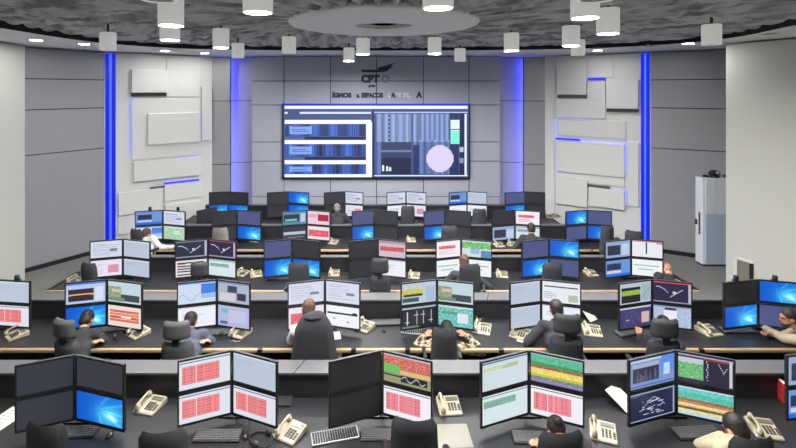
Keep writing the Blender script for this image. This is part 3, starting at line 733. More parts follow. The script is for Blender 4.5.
# ------------------------------------------------------------------ desks, one long console per row
SPAN = dict(A=(-5.4, 5.9), B=(-6.3, 6.8), C=(-5.36, 5.24), D=(-5.2, 5.3), E=(-4.75, 4.45))
for row, (x0, x1) in SPAN.items():
    dh, rname = ROWS[row]; e = EDGE[row]; lf = dh + .35
    t = thing('console_desk', 'long black console desk with pale wood front edge and raised back ledge, ' + rname, 'desk', ((x0+x1)/2, e, 0)); ox, oy = (x0+x1)/2, e
    w_ = (x1 - x0) / 2; li = .3 if row in 'CDE' else 0; ld = .2 if row in 'AB' else .07
    mb = MB(); mb.box(-w_, w_, 0, lf - oy, .715, ZD, 'worktop'); mb.build('worktop', t)
    mb = MB(); mb.box(-w_, w_, -.05, 0, .708, ZD + .002, 'wood'); bevel(mb.build('edge_trim', t), .012, 3)
    mb = MB(); mb.box(-w_ + li, w_ - li, lf - oy, lf - oy + .02, ZD - .03, 1.0, 'black'); mb.box(-w_ + li, w_ - li, lf - oy + ld - .02, lf - oy + ld, 0, 1.0, 'black'); mb.build('back_panel', t)
    k = max(3, int(round((x1 - x0) / 2.4))); step = 2 * w_ / k
    for i in range(k):
        mb = MB(); a, b = max(-w_ + i * step + .006, -w_ + li), min(-w_ + (i + 1) * step - .006, w_ - li)
        sk = .09 if ld > .1 else .02
        vs = [(a, lf-oy-.02, 1.0), (b, lf-oy-.02, 1.0), (b + (sk if i < k-1 else 0), lf-oy+ld+.02, 1.0), (a + (sk if i else 0), lf-oy+ld+.02, 1.0)]
        vs += [(p[0], p[1], 1.022) for p in vs]
        mb.add(vs, [(3, 2, 1, 0), (4, 5, 6, 7), (0, 1, 5, 4), (1, 2, 6, 5), (2, 3, 7, 6), (3, 0, 4, 7)], 'ledge'); mb.build('ledge', t)
    for i in range(k + 1):
        xx = -w_ + i * step; xx = min(max(xx, -w_ + .02), w_ - .02)
        mb = MB(); mb.box(xx - .02, xx + .02, .1, lf - oy + ld, 0, .715, 'black')
        if i in (0, k): mb.box(xx - .02, xx + .02, -.02, lf - oy, .69, ZD + .012, 'plastic')
        mb.build('side_panel', t)
for px, row in ((260, 'B'), (353.5, 'B'), (407.5, 'B'), (501, 'B'), (701, 'B'), (786, 'A')):
    if row == 'A': continue
    e = EDGE[row]; t = thing('desk_clip', 'small black clip on the wood edge of the second-row desk, %s from left' % ORD[[260, 353.5, 407.5, 501, 701].index(px)], 'clip', (X(px, e - .04), e - .055, ZD), 0, 'black clips on the desk edge')
    mb = MB(); mb.box(-.03, .03, -.012, .03, .002, .014, 'plastic'); mb.box(-.03, .03, -.014, 0, -.035, .014, 'plastic'); bevel(mb.build('clip_body', t), .004)

# ------------------------------------------------------------------ video wall and lettering
DV = 12.93
def video_picture():
    W, H = 184, 72; rs = np.random.RandomState(5); a = canvas(W, H, (70, 96, 170))
    def px(x0, x1, y0, y1, c): a[max(0, int(round(y0 - 105))):int(round(y1 - 105)), max(0, int(round(x0 - 284))):int(round(x1 - 284))] = c
    px(284, 468, 105, 177, (52, 70, 132))
    px(285, 467, 106, 109.5, (236, 242, 255)); px(285, 371, 112, 114, (190, 204, 240)); px(285, 371, 114, 119, (58, 72, 110)); px(288, 300, 112, 114, (60, 70, 110))
    for y in (120, 140, 160): px(285, 371, y, y + 3.6, (232, 240, 255))
    for y0, y1 in ((124, 136), (144, 156), (164, 174)):
        for x in range(286, 366):
            v = .75 + .25 * math.sin(x * .33 + y0) + rs.randn() * .1
            px(x, x + 1, y0, y1, (58 * v, 92 * v, 176 * v))
        px(290, 312, y0 + 2, y1 - 2, (120, 150, 214))
        for k in range(4): px(292, 310 - 3 * (k % 2), y0 + 2 + k * 2.6, y0 + 3 + k * 2.6, (70, 100, 180))
        px(340, 341, y0, y1, (36, 56, 120)); px(352, 353, y0, y1, (36, 56, 120))
    for y in (137, 157): px(285, 371, y, y + 3, (22, 30, 60)); px(285, 305, y, y + 3, (70, 84, 130))
    px(285, 371, 174, 177, (214, 228, 255)); px(365.5, 371.5, 122, 177, (226, 236, 255)); px(371.5, 373.5, 109, 177, (20, 28, 62))
    px(373.5, 467, 110, 112, (46, 60, 110)); px(373.5, 467, 112, 113.5, (170, 190, 230))
    for x in range(376, 449):
        v = 1 + .16 * math.sin(x * .9) + rs.randn() * .07
        px(x, x + 1, 114, 142, (112 * v, 130 * v, 172 * v))
        px(x, x + 1, 142, 174, (78 * v, 98 * v, 150 * v))
    for k in range(7): px(388, 389.6, 115 + k * 4, 117 + k * 4, (40, 50, 84))
    px(381, 411, 142, 158, (44, 56, 88)); px(381, 411, 150, 152, (96, 114, 150)); px(381, 411, 158, 174, (24, 30, 60))
    for k in range(3): px(382 + k * 3.6, 384 + k * 3.6, 165 + k, 171, (210, 220, 240))
    px(411, 413, 113, 176, (60, 74, 124)); px(413, 419, 145, 174, (34, 44, 86))
    for x in range(419, 449): px(x, x + 1, 114, 140, np.array((104, 124, 170)) * (1 + .2 * math.sin(x * 1.3)))
    px(449, 458, 113, 176, (30, 40, 80)); px(450, 459, 120, 131, (196, 224, 236)); px(450, 459, 131, 144, (110, 216, 190)); px(450, 459, 129, 130, (40, 60, 80))
    px(459, 464, 113, 176, (24, 30, 66)); px(459, 463, 147, 152, (160, 170, 190)); px(459, 463, 158, 163, (120, 130, 160)); px(464, 466.5, 114, 176, (206, 224, 255)); px(373.5, 467, 174.6, 176.4, (210, 226, 255))
    for j in range(H):
        for i in range(W):
            if (i + 284 - 439) ** 2 + (j + 105 - 158) ** 2 < 13.4 ** 2: a[j, i] = (196, 186, 228)
    return np.clip(a * 1.12 + 6, 0, 255)
xa, xb, zt, zb_ = X(283.6, DV), X(468.6, DV), Z(104.8, DV), Z(177.2, DV)
t = thing('video_wall', 'huge video wall screen with blue windows and lilac circle on the back wall', 'screen', ((xa+xb)/2, DV, zb_))
mb = MB(); w_, h_ = xb - xa, zt - zb_
mb.box(-w_/2 - .03, w_/2 + .03, -.02, .07, -.05, 0, 'plastic'); mb.box(-w_/2 - .03, w_/2 + .03, -.02, .07, h_, h_ + .035, 'bluetube')
mb.box(-w_/2 - .04, -w_/2, -.02, .07, -.05, h_ + .04, 'plastic'); mb.box(w_/2, w_/2 + .04, -.02, .07, -.05, h_ + .04, 'plastic'); mb.build('frame', t)
mb = MB(); mb.box(-w_/2, w_/2, .004, .07, 0, h_, 'plastic'); mb.build('casing', t)
link('screen', picture_mesh('screen', video_picture(), w_, h_), t)

def lettering(txt, px, py, hpx, mat, parent, name, stretch=1.0, slant=0.0, align='LEFT', bold=.0032):
    cu = bpy.data.curves.new(name, 'FONT'); cu.body = txt; cu.align_x = align; cu.extrude = .01; cu.shear = slant; cu.offset = hpx * bold
    cu.size = hpx / F * DB / .7
    o = bpy.data.objects.new(name, cu); col.objects.link(o); bpy.context.view_layer.update()
    me = bpy.data.meshes.new_from_object(o.evaluated_get(bpy.context.evaluated_depsgraph_get())); bpy.data.objects.remove(o)
    me.materials.clear(); me.materials.append(M[mat])
    ob = link(name, me, parent, Vector((X(px, DB), DB - .012, Z(py, DB))) - parent.location, (R(90), 0, 0)); ob.scale = (stretch, 1, 1)
    return ob
sg = thing('wall_sign', 'dark wing emblem and bold letters on the back wall above the video wall', 'sign', (X(377, DB), DB, Z(90, DB)))
lettering('CPT', 361.5, 82.0, 6.6, 'logodark', sg, 'dark_letters', 1.02)
lettering('O', 381.5, 82.0, 6.6, 'logograin', sg, 'faded_letter')
lettering('pau', 368.5, 86.8, 2.6, 'logodark', sg, 'small_word', 1.25, .3)
def flat(poly, mat, name):
    mb = MB(); n = len(poly); vs = [(X(x, DB) - sg.location.x, -.03, Z(y, DB) - sg.location.z) for x, y in poly] + [(X(x, DB) - sg.location.x, .0, Z(y, DB) - sg.location.z) for x, y in poly]
    mb.add(vs, [tuple(range(n)), tuple(reversed(range(n, 2*n)))] + [(i, (i+1) % n, n+(i+1) % n, n+i) for i in range(n)], mat); mb.build(name, sg)
flat([(361.5, 69.8), (378.5, 69.8), (379.5, 72.2), (362, 72.2)], 'logored', 'bar')
flat([(377, 68.2), (394.8, 62.9), (391, 66), (391.8, 67.6), (388.6, 69.4), (388, 70.6), (384, 72), (379.5, 72.2)], 'logodark', 'wing')
s2 = thing('wall_lettering', 'line of dark and pale words on the back wall under the wing emblem', 'sign', (X(377, DB), DB, Z(97, DB)))
lettering('\u00cdGMOS', 332.5, 97.3, 4.2, 'logodark', s2, 'first_word', 1.02)
lettering('a', 356.5, 97.3, 4.2, 'logodark', s2, 'short_word')
lettering('ESPA\u00c7OS', 361.5, 97.3, 4.2, 'logodark', s2, 'middle_word', .86)
lettering('L', 388, 97.3, 4.4, 'logowhite', s2, 'pale_letter', .9)
lettering('A', 391.3, 97.3, 4.4, 'logodark', s2, 'dark_letter', .9)
lettering("'T I'L", 396.0, 97.3, 4.4, 'logowhite', s2, 'pale_letters', 1.12)
lettering('A', 416.8, 97.3, 5.2, 'logodark', s2, 'last_letter', .95)

# ------------------------------------------------------------------ phones, keyboards, papers
def make_phone():
    t = thing('desk_phone', 'x', 'phone')
    mb = MB(); w2 = .115
    prof = [(-.11, 0), (.12, 0), (.12, .06), (.105, .066), (-.1, .024), (-.11, .016)]
    n = len(prof); vs = [(x, y, z) for x in (-w2, w2) for y, z in prof]
    mb.add(vs, [tuple(range(n)), tuple(reversed(range(n, 2*n)))] + [(i, (i+1) % n, n+(i+1) % n, n+i) for i in range(n)], 'phone'); bevel(mb.build('base', t), .008)
    sl = math.atan2(.042, .205)
    S = Matrix.Translation((0, 0, .046)) @ Matrix.Rotation(sl, 4, 'X')
    mb = MB()
    for r in range(4):
        for c in range(3): mb.box(-.012 + c*.03, .008 + c*.03, -.07 + r*.024, -.054 + r*.024, .0, .008, 'phonekey', S)
    for r in range(3): mb.box(.082, .104, -.07 + r*.026, -.052 + r*.026, 0, .007, 'phonekey', S)
    mb.build('keypad', t)
    mb = MB(); mb.box(-.02, .1, .045, .088, -.001, .005, 'lcd', S); mb.build('display', t)
    mb = MB()
    pts = []
    for k in range(9):
        u = k / 8 - .5; pts.append(S @ Vector((-.075, u * .2, .036 + .016 * (1 - (2*u)**2))))
    mb.tube(pts, [.017, .017, .013, .012, .012, .012, .013, .017, .017], 'phone', 8)
    for u in (-.085, .085): mb.lathe([(.026, .008), (.028, .02), (.02, .042)], 'phone', 12, S @ Matrix.Translation((-.075, u, 0)))
    hs = mb.build('handset', t, True)
    mb = MB(); q = [(-.085 - .03 * math.sin(k * .35), -.10 + k * .012, .012 + .004 * math.sin(k * 3)) for k in range(18)]
    mb.tube(q, .005, 'phone', 6); mb.build('cord', hs, True)
    return t
PH = [ # px, py, yaw deg, row, where
 (150, 408, -14, 'A', 'between first and second monitor groups'), (290, 435, -28, 'A', 'right of second monitor group'), (449, 409, 4, 'A', 'right of third monitor group'), (603, 435, -22, 'A', 'right of fourth monitor group'), (764, 432, -12, 'A', 'right of fifth monitor group'),
 (16, 336, -38, 'B', 'under first monitor group'), (138, 334.5, -34, 'B', 'right of second monitor group'), (240, 334.5, -24, 'B', 'right of third monitor group'), (364, 328.5, -32, 'B', 'right of fourth monitor group'), (482, 331, -20, 'B', 'right of fifth monitor group'),
 (592, 333, -14, 'B', 'right of sixth monitor group'), (709, 333, 12, 'B', 'right of seventh monitor group'), (520, 336, -36, 'B', 'left below sixth monitor group'),
 (242, 274, -25, 'C', 'right of second monitor group, tilted left'), (256, 275.5, 20, 'C', 'right of second monitor group, tilted right'), (414, 277, -10, 'C', 'right of fourth monitor group'), (502, 276, -8, 'C', 'right of fifth monitor group'), (591, 273.5, 6, 'C', 'right of sixth monitor group'),
 (334, 273, 0, 'C', 'right of third monitor group'),
 (255, 241.5, -20, 'D', 'right of second monitor group'), (333, 243, -15, 'D', 'right of third monitor group'), (411, 241, 0, 'D', 'right of fourth monitor group'), (499, 246, 10, 'D', 'below sixth monitor group, left'), (512, 245, -20, 'D', 'below sixth monitor group, right'),
 (548, 217.5, -20, 'E', 'right of last monitor group'), (556, 217, 25, 'E', 'at right end of desk'),
 (74, 282, -30, 'C', 'left of first monitor group')]
pp = make_phone(); first = True
for (px, py, yaw, row, where) in PH:
    t = pp if first else copy_tree(pp); first = False
    p = on_plane_z(px, py, ZD)
    lo, hi = EDGE[row] + .13, ROWS[row][0] + .22
    p.y = min(max(p.y, lo), hi); p.x = X(px, p.y)
    t.location = p; t.rotation_euler = (0, 0, R(yaw)); s = 1.0 if row in 'AB' else .86; t.scale = (s, s, s)
    t['label'] = 'cream corded desk phone on the %s desk, %s' % (ROWS[row][1], where); t['group'] = 'cream desk phones'

def make_keyboard(body, keys):
    t = thing('keyboard', 'x', 'keyboard')
    mb = MB(); T = Matrix.Rotation(R(4), 4, 'X')
    mb.box(-.22, .22, -.075, .075, .006, .024, body, T); bevel(mb.build('case', t), .006)
    mb = MB()
    for r in range(5):
        for c in range(18):
            mb.box(-.21 + c*.0234, -.191 + c*.0234, -.064 + r*.0255, -.044 + r*.0255, .024, .032, keys, T)
    mb.build('keys', t); return t
kb0 = make_keyboard('keyblack', 'key'); kbs = make_keyboard('keygrey', 'keyblack'); used = {0: False, 1: False}
KB = [(73, 434, 6, 'A', 0, 'below the first monitor group'), (218, 437, 0, 'A', 0, 'below the second monitor group'), (335, 437, 14, 'A', 1, 'left below the third monitor group'), (384, 436, 0, 'A', 0, 'below the third monitor group'), (536, 439, -3, 'A', 0, 'below the fourth monitor group'),
      (697, 434, 4, 'A', 0, 'below the fifth monitor group'), (386, 321, 3, 'B', 0, 'between fourth and fifth monitor groups'), (630, 333, 18, 'B', 0, 'below the seventh monitor group'), (737, 331, 2, 'B', 0, 'below the eighth monitor group'), (418, 332, -6, 'B', 1, 'below the fifth monitor group'),
      (111, 330, 8, 'B', 0, 'below the second monitor group'), (218, 333, 5, 'B', 0, 'below the third monitor group'), (532, 331, -18, 'B', 0, 'below the sixth monitor group'), (640, 276, 0, 'C', 1, 'below the seventh monitor group'), (280, 279, 0, 'C', 0, 'below the third monitor group'), (171, 246.5, 0, 'D', 0, 'below the first monitor group')]
for px, py, yaw, row, v, where in KB:
    base = (kb0, kbs)[v]; t = copy_tree(base) if used[v] else base; used[v] = True
    p = on_plane_z(px, py, ZD); p.y = min(max(p.y, EDGE[row] + .09), ROWS[row][0] + .2); p.x = X(px, p.y)
    t.location = p; t.rotation_euler = (0, 0, R(yaw))
    t['label'] = '%s keyboard on the %s desk, %s' % ('silver grey' if v else 'black', ROWS[row][1], where); t['group'] = 'keyboards on the desks'
def make_mouse():
    t = thing('computer_mouse', 'x', 'mouse')
    mb = MB(); mb.ell((0, 0, .006), (.03, .052, .03), 'plastic'); o = mb.build('shell', t, True)
    mb = MB(); mb.tube([(0, .048, .01), (.01, .1, .005), (-.02, .2, .005)], .003, 'plastic', 6); mb.build('cable', t, True); return t
MS = [(246, 437, 'A', 'right of the second-group keyboard'), (110, 436, 'A', 'right of the first-group keyboard'), (384, 331, 'B', 'right of fourth phone'), (756, 332, 'B', 'right of the eighth-group keyboard'), (652, 336, 'B', 'right of the seventh-group keyboard')]
m0 = make_mouse()
for i, (px, py, row, where) in enumerate(MS):
    t = m0 if i == 0 else copy_tree(m0); p = on_plane_z(px, py, ZD); t.location = p
    t['label'] = 'small black computer mouse on the %s desk, %s' % (ROWS[row][1], where); t['group'] = 'computer mice'

def make_headset():
    t = thing('headset', 'x', 'headset')
    mb = MB(); mb.tube([(.085*math.cos(R(a)), .02 + .11*math.sin(R(a)), .014) for a in range(0, 181, 12)], .008, 'plastic', 8); mb.build('headband', t, True)
    for s in (-1, 1):
        mb = MB(); mb.ell((s*.085, .0, .03), (.022, .036, .03), 'bezelgrey'); mb.build('ear_cup', t, True)
    mb = MB(); mb.tube([(-.085, -.02, .02), (-.06, -.08, .014), (-.01, -.11, .014)], .005, 'plastic', 6); mb.build('microphone_arm', t, True)
    mb = MB(); mb.tube([(.09, -.03, .01), (.13, -.06, .006), (.16, -.01, .006), (.2, -.04, .006), (.24, .02, .006)], .004, 'keygrey', 6); mb.build('cable', t, True)
    return t
HS = [(122, 337, 20, 'B', 'left of the second phone'), (226, 337, -30, 'B', 'left of the third phone'), (262, 441, 60, 'A', 'left of the second phone'), (472, 322, 40, 'B', 'behind the fifth phone')]
h0 = make_headset()
for i, (px, py, yaw, row, where) in enumerate(HS):
    t = h0 if i == 0 else copy_tree(h0); t.location = on_plane_z(px, py, ZD); t.rotation_euler = (0, 0, R(yaw))
    t['label'] = 'black wired headset lying on the %s desk, %s' % (ROWS[row][1], where); t['group'] = 'headsets on the desks'

def sheet(px, py, w, d, yaw, row, name, label, cat_, mt='paper', tilt=0.0, ink=True, h=.004):
    p = on_plane_z(px, py, ZD); t = thing(name, label, cat_, (p.x, p.y, ZD), R(yaw)); T = Matrix.Rotation(R(tilt), 4, 'X')
    mb = MB(); mb.box(-w/2, w/2, -d/2, d/2, .001, .001 + h, mt, T if not tilt else Matrix.Translation((0, 0, abs(math.sin(R(tilt))) * d/2)) @ T)
    if ink and not tilt:
        for k in range(6): mb.box(-w*.38, w*.3 - (k % 3) * .03, d*.36 - k*d*.13, d*.36 - k*d*.13 - .008, .001 + h, .0016 + h, 'ink', T)
    mb.build('sheet', t); return t
sheet(452, 436, .34, .3, 2, 'A', 'desk_mat', 'plain grey desk mat on the front-row desk below the third phone', 'desk mat', 'mat', ink=False)
sheet(622, 405, .2, .28, 35, 'A', 'document', 'white paper leaning out behind fifth front-row monitor group', 'paper', tilt=26, ink=False)
sheet(6, 419, .22, .3, -15, 'A', 'document', 'pale paper at far left of the front-row desk', 'paper')
sheet(588, 318, .16, .24, 30, 'B', 'document', 'white paper propped right of sixth second-row monitor group', 'paper', tilt=40, ink=False)
sheet(415, 328, .26, .16, 8, 'B', 'document', 'printed white sheet under fifth second-row monitor group', 'paper')
sheet(525, 340, .2, .14, -20, 'B', 'document', 'white sheet beside the leaning man, second row', 'paper')
sheet(335, 336, .14, .18, 10, 'B', 'document', 'white sheets right of the coat-covered chair, second row', 'paper')
sheet(612, 274, .2, .14, 30, 'C', 'document', 'printed sheet below seventh third-row monitor group', 'paper')
sheet(272, 402, .42, .16, 0, 'A', 'document_tray', 'dark flat tray with pale front rim right of second front-row group', 'tray', 'black', ink=False, h=.02)
p = on_plane_z(784, 402, ZD); t = thing('folder', 'red folder standing at the far right of the front-row desk', 'folder', (p.x, p.y, ZD), R(80))
mb = MB(); mb.box(-.12, .12, -.02, .02, 0, .2, 'red'); mb.box(-.11, .11, -.014, .014, .01, .203, 'paper'); bevel(mb.build('cover', t), .004)
# small webcams clipped on monitors
WC = [(150, 'D', 'left'), (178, 'D', 'right'), (17, 'B', 'first second-row group'), (736, 'B', 'black upper screen of last second-row group'), (775, 'B', 'blue desktop of last second-row group')]
for px, row, where in WC:
    dh = ROWS[row][0] - (.09 if px == 17 else .1); zt_ = ZB + 2 * MH + .008
    lab = 'small black webcam on %s upper screen, first fourth-row monitor group' % where if row == 'D' else 'small black webcam on top of the ' + where
    t = thing('webcam', lab, 'webcam', (X(px, dh + .015), dh + .015, zt_), 0, 'webcams on monitors')
    mb = MB(); mb.box(-.02, .02, -.02, .05, .001, .02, 'plastic'); mb.build('clip', t)
    mb = MB(); mb.lathe([(.028, .02), (.032, .03), (.032, .075), (.026, .085)], 'plastic', 14); mb.build('camera_body', t, True)

# white cabinet by the right wall, with a camera on it
t = thing('cabinet', 'tall white metal cabinet with dark handle and pale blue lower front by the right wall', 'cabinet', (7.69, 10.62, 0))
mb = MB(); mb.box(-.3, .3, -.12, .13, .04, 2.0, 'cabinet'); bevel(mb.build('body', t), .01); 
mb = MB(); mb.box(-.28, .28, -.1, .11, 0, .05, 'gap'); mb.build('plinth', t)
for x0_, x1_ in ((-.24, -.01), (.005, .29)):
    mb = MB(); mb.box(x0_, x1_, -.135, -.118, 1.22, 1.97, 'cabinet'); mb.build('upper_door', t)
mb = MB(); mb.box(-.24, .29, -.137, -.118, .08, 1.19, 'cabinetblue'); mb.build('lower_door', t)
mb = MB(); mb.box(-.316, -.298, -.04, .0, .7, 1.2, 'slot'); h = mb.build('handle', t)
mb = MB(); mb.box(-.325, -.3, .06, .11, .9, 1.02, 'plastic'); mb.build('lock', t)
t = thing('dome_camera', 'dark round camera device sitting on top of the white cabinet', 'camera', (7.72, 10.6, 2.0))
mb = MB(); mb.lathe([(.1, 0), (.11, .02), (.1, .05)], 'plastic', 18); mb.build('base', t, True)
mb = MB(); mb.ell((0, 0, .1), (.13, .09, .07), 'plastic', n=18); mb.build('housing', t, True)
mb = MB(); mb.ell((.02, -.07, .11), (.05, .03, .035), 'keygrey', n=12); mb.build('lens', t, True)
for i, (x, lab) in enumerate(((-.22, 'left'), (.24, 'right'))):
    t = thing('cable_coil', 'small dark cable coil on the %s of the white cabinet top' % lab, 'cable', (7.74 + x, 10.6, 2.0))
    mb = MB(); mb.tube([(.06*math.cos(k*.5), .05*math.sin(k*.5), .012 + .0012*k) for k in range(30)], .01, 'plastic', 6); mb.build('coil', t, True)
A_, B_ = Vector((7.13, 9.46)), Vector((7.58, 8.39)); dd = (B_ - A_).normalized(); nn = Vector((dd.y, -dd.x)); nn = -nn if nn.x > 0 else nn
t = thing('wall_recess', 'small open socket recess low on the right off-white wall', 'wall recess', (A_.x, A_.y, 0))
def onw(u0, u1, z0, z1, o0, o1, m, name):
    mb = MB(); vs = []
    for z in (z0, z1):
        for o in (o0, o1):
            for u in (u0, u1): q = dd * u + nn * o; vs.append((q.x, q.y, z))
    mb.add(vs, [(0, 2, 3, 1), (4, 5, 7, 6), (0, 1, 5, 4), (2, 6, 7, 3), (0, 4, 6, 2), (1, 3, 7, 5)], m); mb.build(name, t)
onw(.22, .44, .2, .62, -.02, .008, 'mat', 'back_plate'); onw(.16, .22, .16, .66, -.02, .03, 'white', 'frame'); onw(.16, .5, .62, .66, -.02, .03, 'white', 'frame'); onw(.44, .5, .16, .62, -.02, .03, 'plastic', 'cover_flap')

# ------------------------------------------------------------------ chairs
def make_chair(headrest=True, mt='fabric', head_round=False):
    """task chair facing +y, origin on the floor under the seat; backrest top at 1.0 (without headrest)"""
    t = thing('office_chair', 'x', 'chair')
    mb = MB(); T = Matrix.Translation((0, -.0, .47)) @ Matrix.Rotation(R(-90), 4, 'X')
    mb.rbox(.46, .08, .44, mt, Matrix.Translation((0, -.2, .43)) @ Matrix.Rotation(R(90), 4, 'X') @ Matrix.Rotation(math.pi, 4, 'Y') @ Matrix.Translation((0, 0, -.44)), r=.08)
    mb.build('seat', t, True)
    # curved backrest
    def pad(w0, w1, z0, z1, thick, y0, lean, bow, name, rr=.3):
        mb = MB(); nu, nv = 10, 10; vs = []; fs = []
        for side in (0, 1):
            for j in range(nv + 1):
                v = j / nv; ee = abs(2 * v - 1)
                shr = (1 - max(0, (ee - (1 - rr)) / rr) ** 3 * .2)
                for i in range(nu + 1):
                    u = i / nu * 2 - 1
                    x = u * (w0 + (w1 - w0) * v) / 2 * shr
                    edge = (1 - abs(u) ** 6) * (1 - ee ** 6)
                    y = y0 - lean * (z0 + (z1 - z0) * v - .5) + bow * u * u + (thick / 2 * edge ** .5 if edge > 0 else 0) * (1 if side else -1)
                    vs.append((x, y, z0 + (z1 - z0) * v))
        Nn = (nu + 1) * (nv + 1)
        for sd in (0, 1):
            for j in range(nv):
                for i in range(nu):
                    a = sd * Nn + j * (nu + 1) + i; q = (a, a + 1, a + nu + 2, a + nu + 1)
                    fs.append(q if sd == 0 else q[::-1])
        mb.add(vs, fs, mt); o = mb.build(name, t, True)
        return o
    pad(.42, .37, .56, 1.0, .07, -.22, .12, .05, 'backrest')
    if headrest:
        hr = pad(.33, .30, 1.03, 1.24, .09, -.26, .05, .04, 'headrest', .5)
        mb = MB(); mb.box(-.04, .04, -.3, -.27, .9, 1.12, 'plastic'); mb.build('headrest_bracket', hr)
    mb = MB(); mb.tube([(0, -.1, .4), (0, -.3, .42), (0, -.31, .7)], .022, 'plastic', 8); mb.build('back_support', t, True)
    for s in (-1, 1):
        mb = MB(); mb.tube([(s*.2, .0, .41), (s*.27, .0, .43), (s*.27, -.02, .64)], .016, 'plastic', 8); mb.rbox(.06, .03, .24, 'plastic', Matrix.Translation((s*.27, -.14, .65)) @ Matrix.Rotation(R(-90), 4, 'X'), r=.025); mb.build('armrest', t, True)
    mb = MB(); mb.tube([(0, 0, .08), (0, 0, .43)], .028, 'metal', 10); mb.build('gas_column', t, True)
    mb = MB()
    for k in range(5):
        a = R(72 * k + 18); c, s = math.cos(a), math.sin(a)
        mb.tube([(0, 0, .1), (.26*c, .26*s, .075)], [.026, .016], 'plastic', 8)
    bs = mb.build('base', t, True)
    for k in range(5):
        a = R(72 * k + 18); c, s = math.cos(a), math.sin(a); mb = MB()
        mb.lathe([(.028, -.012), (.028, .012)], 'plastic', 12, Matrix.Translation((.26*c, .26*s, .029)) @ Matrix.Rotation(a, 4, 'Z') @ Matrix.Rotation(R(90), 4, 'Y'))
        mb.build('caster', bs)
    return t
chairs = {}
def chair(px, ytop, row, label, head=True, yaw=0, mt='fabric', back=.46, wide=None):
    wide = wide or (.84 if row in 'CDE' else 1.0)
    key = (head, mt)
    if key not in chairs: t = chairs[key] = make_chair(head, mt)
    else: t = copy_tree(chairs[key])
    d = EDGE[row] - back                     # where the top of the back stands
    ztop = Z(ytop, d); h0 = 1.24 if head else 1.0
    sc = min(max(ztop / h0, .85), 1.36)
    off = Matrix.Rotation(R(yaw), 2) @ Vector((0, -.28))
    t.location = (X(px, d) - off.x * 1, d - off.y, 0); t.rotation_euler = (0, 0, R(yaw)); t.scale = (wide, 1, sc)
    t['label'] = label; t['group'] = 'office chairs at the consoles'
    return t
fm = 'monitor group from left, '
chair(41, 426, 'A', 'dark office chair back below the first monitor group, front row', False, -8, back=.40)
chair(161, 433, 'A', 'dark office chair back below the first phone, front row', False, 10, back=.40)
chair(414, 421, 'A', 'dark office chair back below the pink table screen, front row', False, -6, back=.40)
chair(564, 434, 'A', 'dark office chair back below the fourth monitor group, front row', False, 4, back=.40)
chair(757, 440, 'A', 'dark office chair back below the fifth phone, front row', False, 0, back=.40)
chair(63, 319, 'B', 'grey office chair with headrest at second monitor group, second row', True, -16, 'fabricgrey')
chair(176, 321, 'B', 'grey office chair with headrest at third monitor group, second row', True, 4, 'fabricgrey')
chair(445, 329, 'B', 'black office chair in front of person in camouflage, second row', False, 0, wide=.78)
chair(568, 314, 'B', 'black office chair with headrest behind dark-haired man, sixth group, second row', True, -6)
chair(666, 319, 'B', 'black high-backed office chair at seventh monitor group, second row', True, -4)
chair(86, 263, 'C', 'dark office chair at first monitor group, third row', False, -20)
chair(199, 262, 'C', 'dark office chair with headrest at second monitor group, third row', True, 6)
chair(298, 262, 'C', 'dark grey office chair at third monitor group, third row', False, 0)
chair(380, 258, 'C', 'black office chair with headrest at fourth monitor group, third row', True, 0)
chair(470, 264, 'C', 'dark office chair behind brown-haired person, fifth group, third row', False, -8)
chair(554, 261, 'C', 'dark office chair at sixth monitor group, third row', False, 4)
chair(134, 229, 'D', 'black office chair behind woman in white, fourth row', False, -25)
chair(219, 228, 'D', 'light grey office chair at second monitor group, fourth row', False, 0, 'fabriclight')
chair(450, 226, 'D', 'dark office chair at fifth monitor group, fourth row', False, 0)
chair(609, 224.5, 'D', 'dark office chair at seventh monitor group, fourth row', False, 5, wide=.72)
chair(634, 231, 'D', 'empty office chair at the right end of the fourth row', False, -30)
chair(408, 206, 'E', 'dark office chair at fourth monitor group, back row', False, 0)
chair(480, 209, 'E', 'dark office chair at fifth monitor group, back row', False, 0)

# tall chair with a black coat over it
ct = chair(314, 316, 'B', 'high-backed office chair hidden under the black coat, second row', True, 0)
d = EDGE['B'] - .46
t = thing('coat', 'long black coat draped over a high-backed chair, second row', 'coat', (X(313.5, d), d, 0))
mb = MB(); vs = []; fs = []; nz, na = 26, 44
for j in range(nz + 1):
    v = j / nz; z = 1.42 - v * .94
    w2 = .07 + .12 * min(1, (v * 5) ** .5) + .12 * v; dp = .03 + .085 * min(1, (v * 6) ** .5) + .04 * v
    for i in range(na):
        a = 2 * math.pi * i / na; f = 1 + v * .10 * math.sin(a * 7 + v * 2) + v * .05 * math.sin(a * 13)
        c, s = math.cos(a), math.sin(a)
        vs.append((w2 * f * math.copysign(abs(c) ** .7, c), dp * f * math.copysign(abs(s) ** .8, s) + .0, z + .012 * c * (1 - v)))
for j in range(nz):
    for i in range(na):
        k = (i + 1) % na; fs.append((j*na+i, j*na+k, (j+1)*na+k, (j+1)*na+i))
fs.append(tuple(range(na)))
mb.add(vs, fs, 'clothdark'); mb.build('cloth', t, True)
mb = MB(); mb.tube([(-.1, -.05, 1.37), (-.05, -.075, 1.385), (0, -.08, 1.38), (.05, -.075, 1.385), (.1, -.05, 1.37)], [.012, .02, .022, .02, .012], 'clothdark', 10); mb.build('collar', t, True)

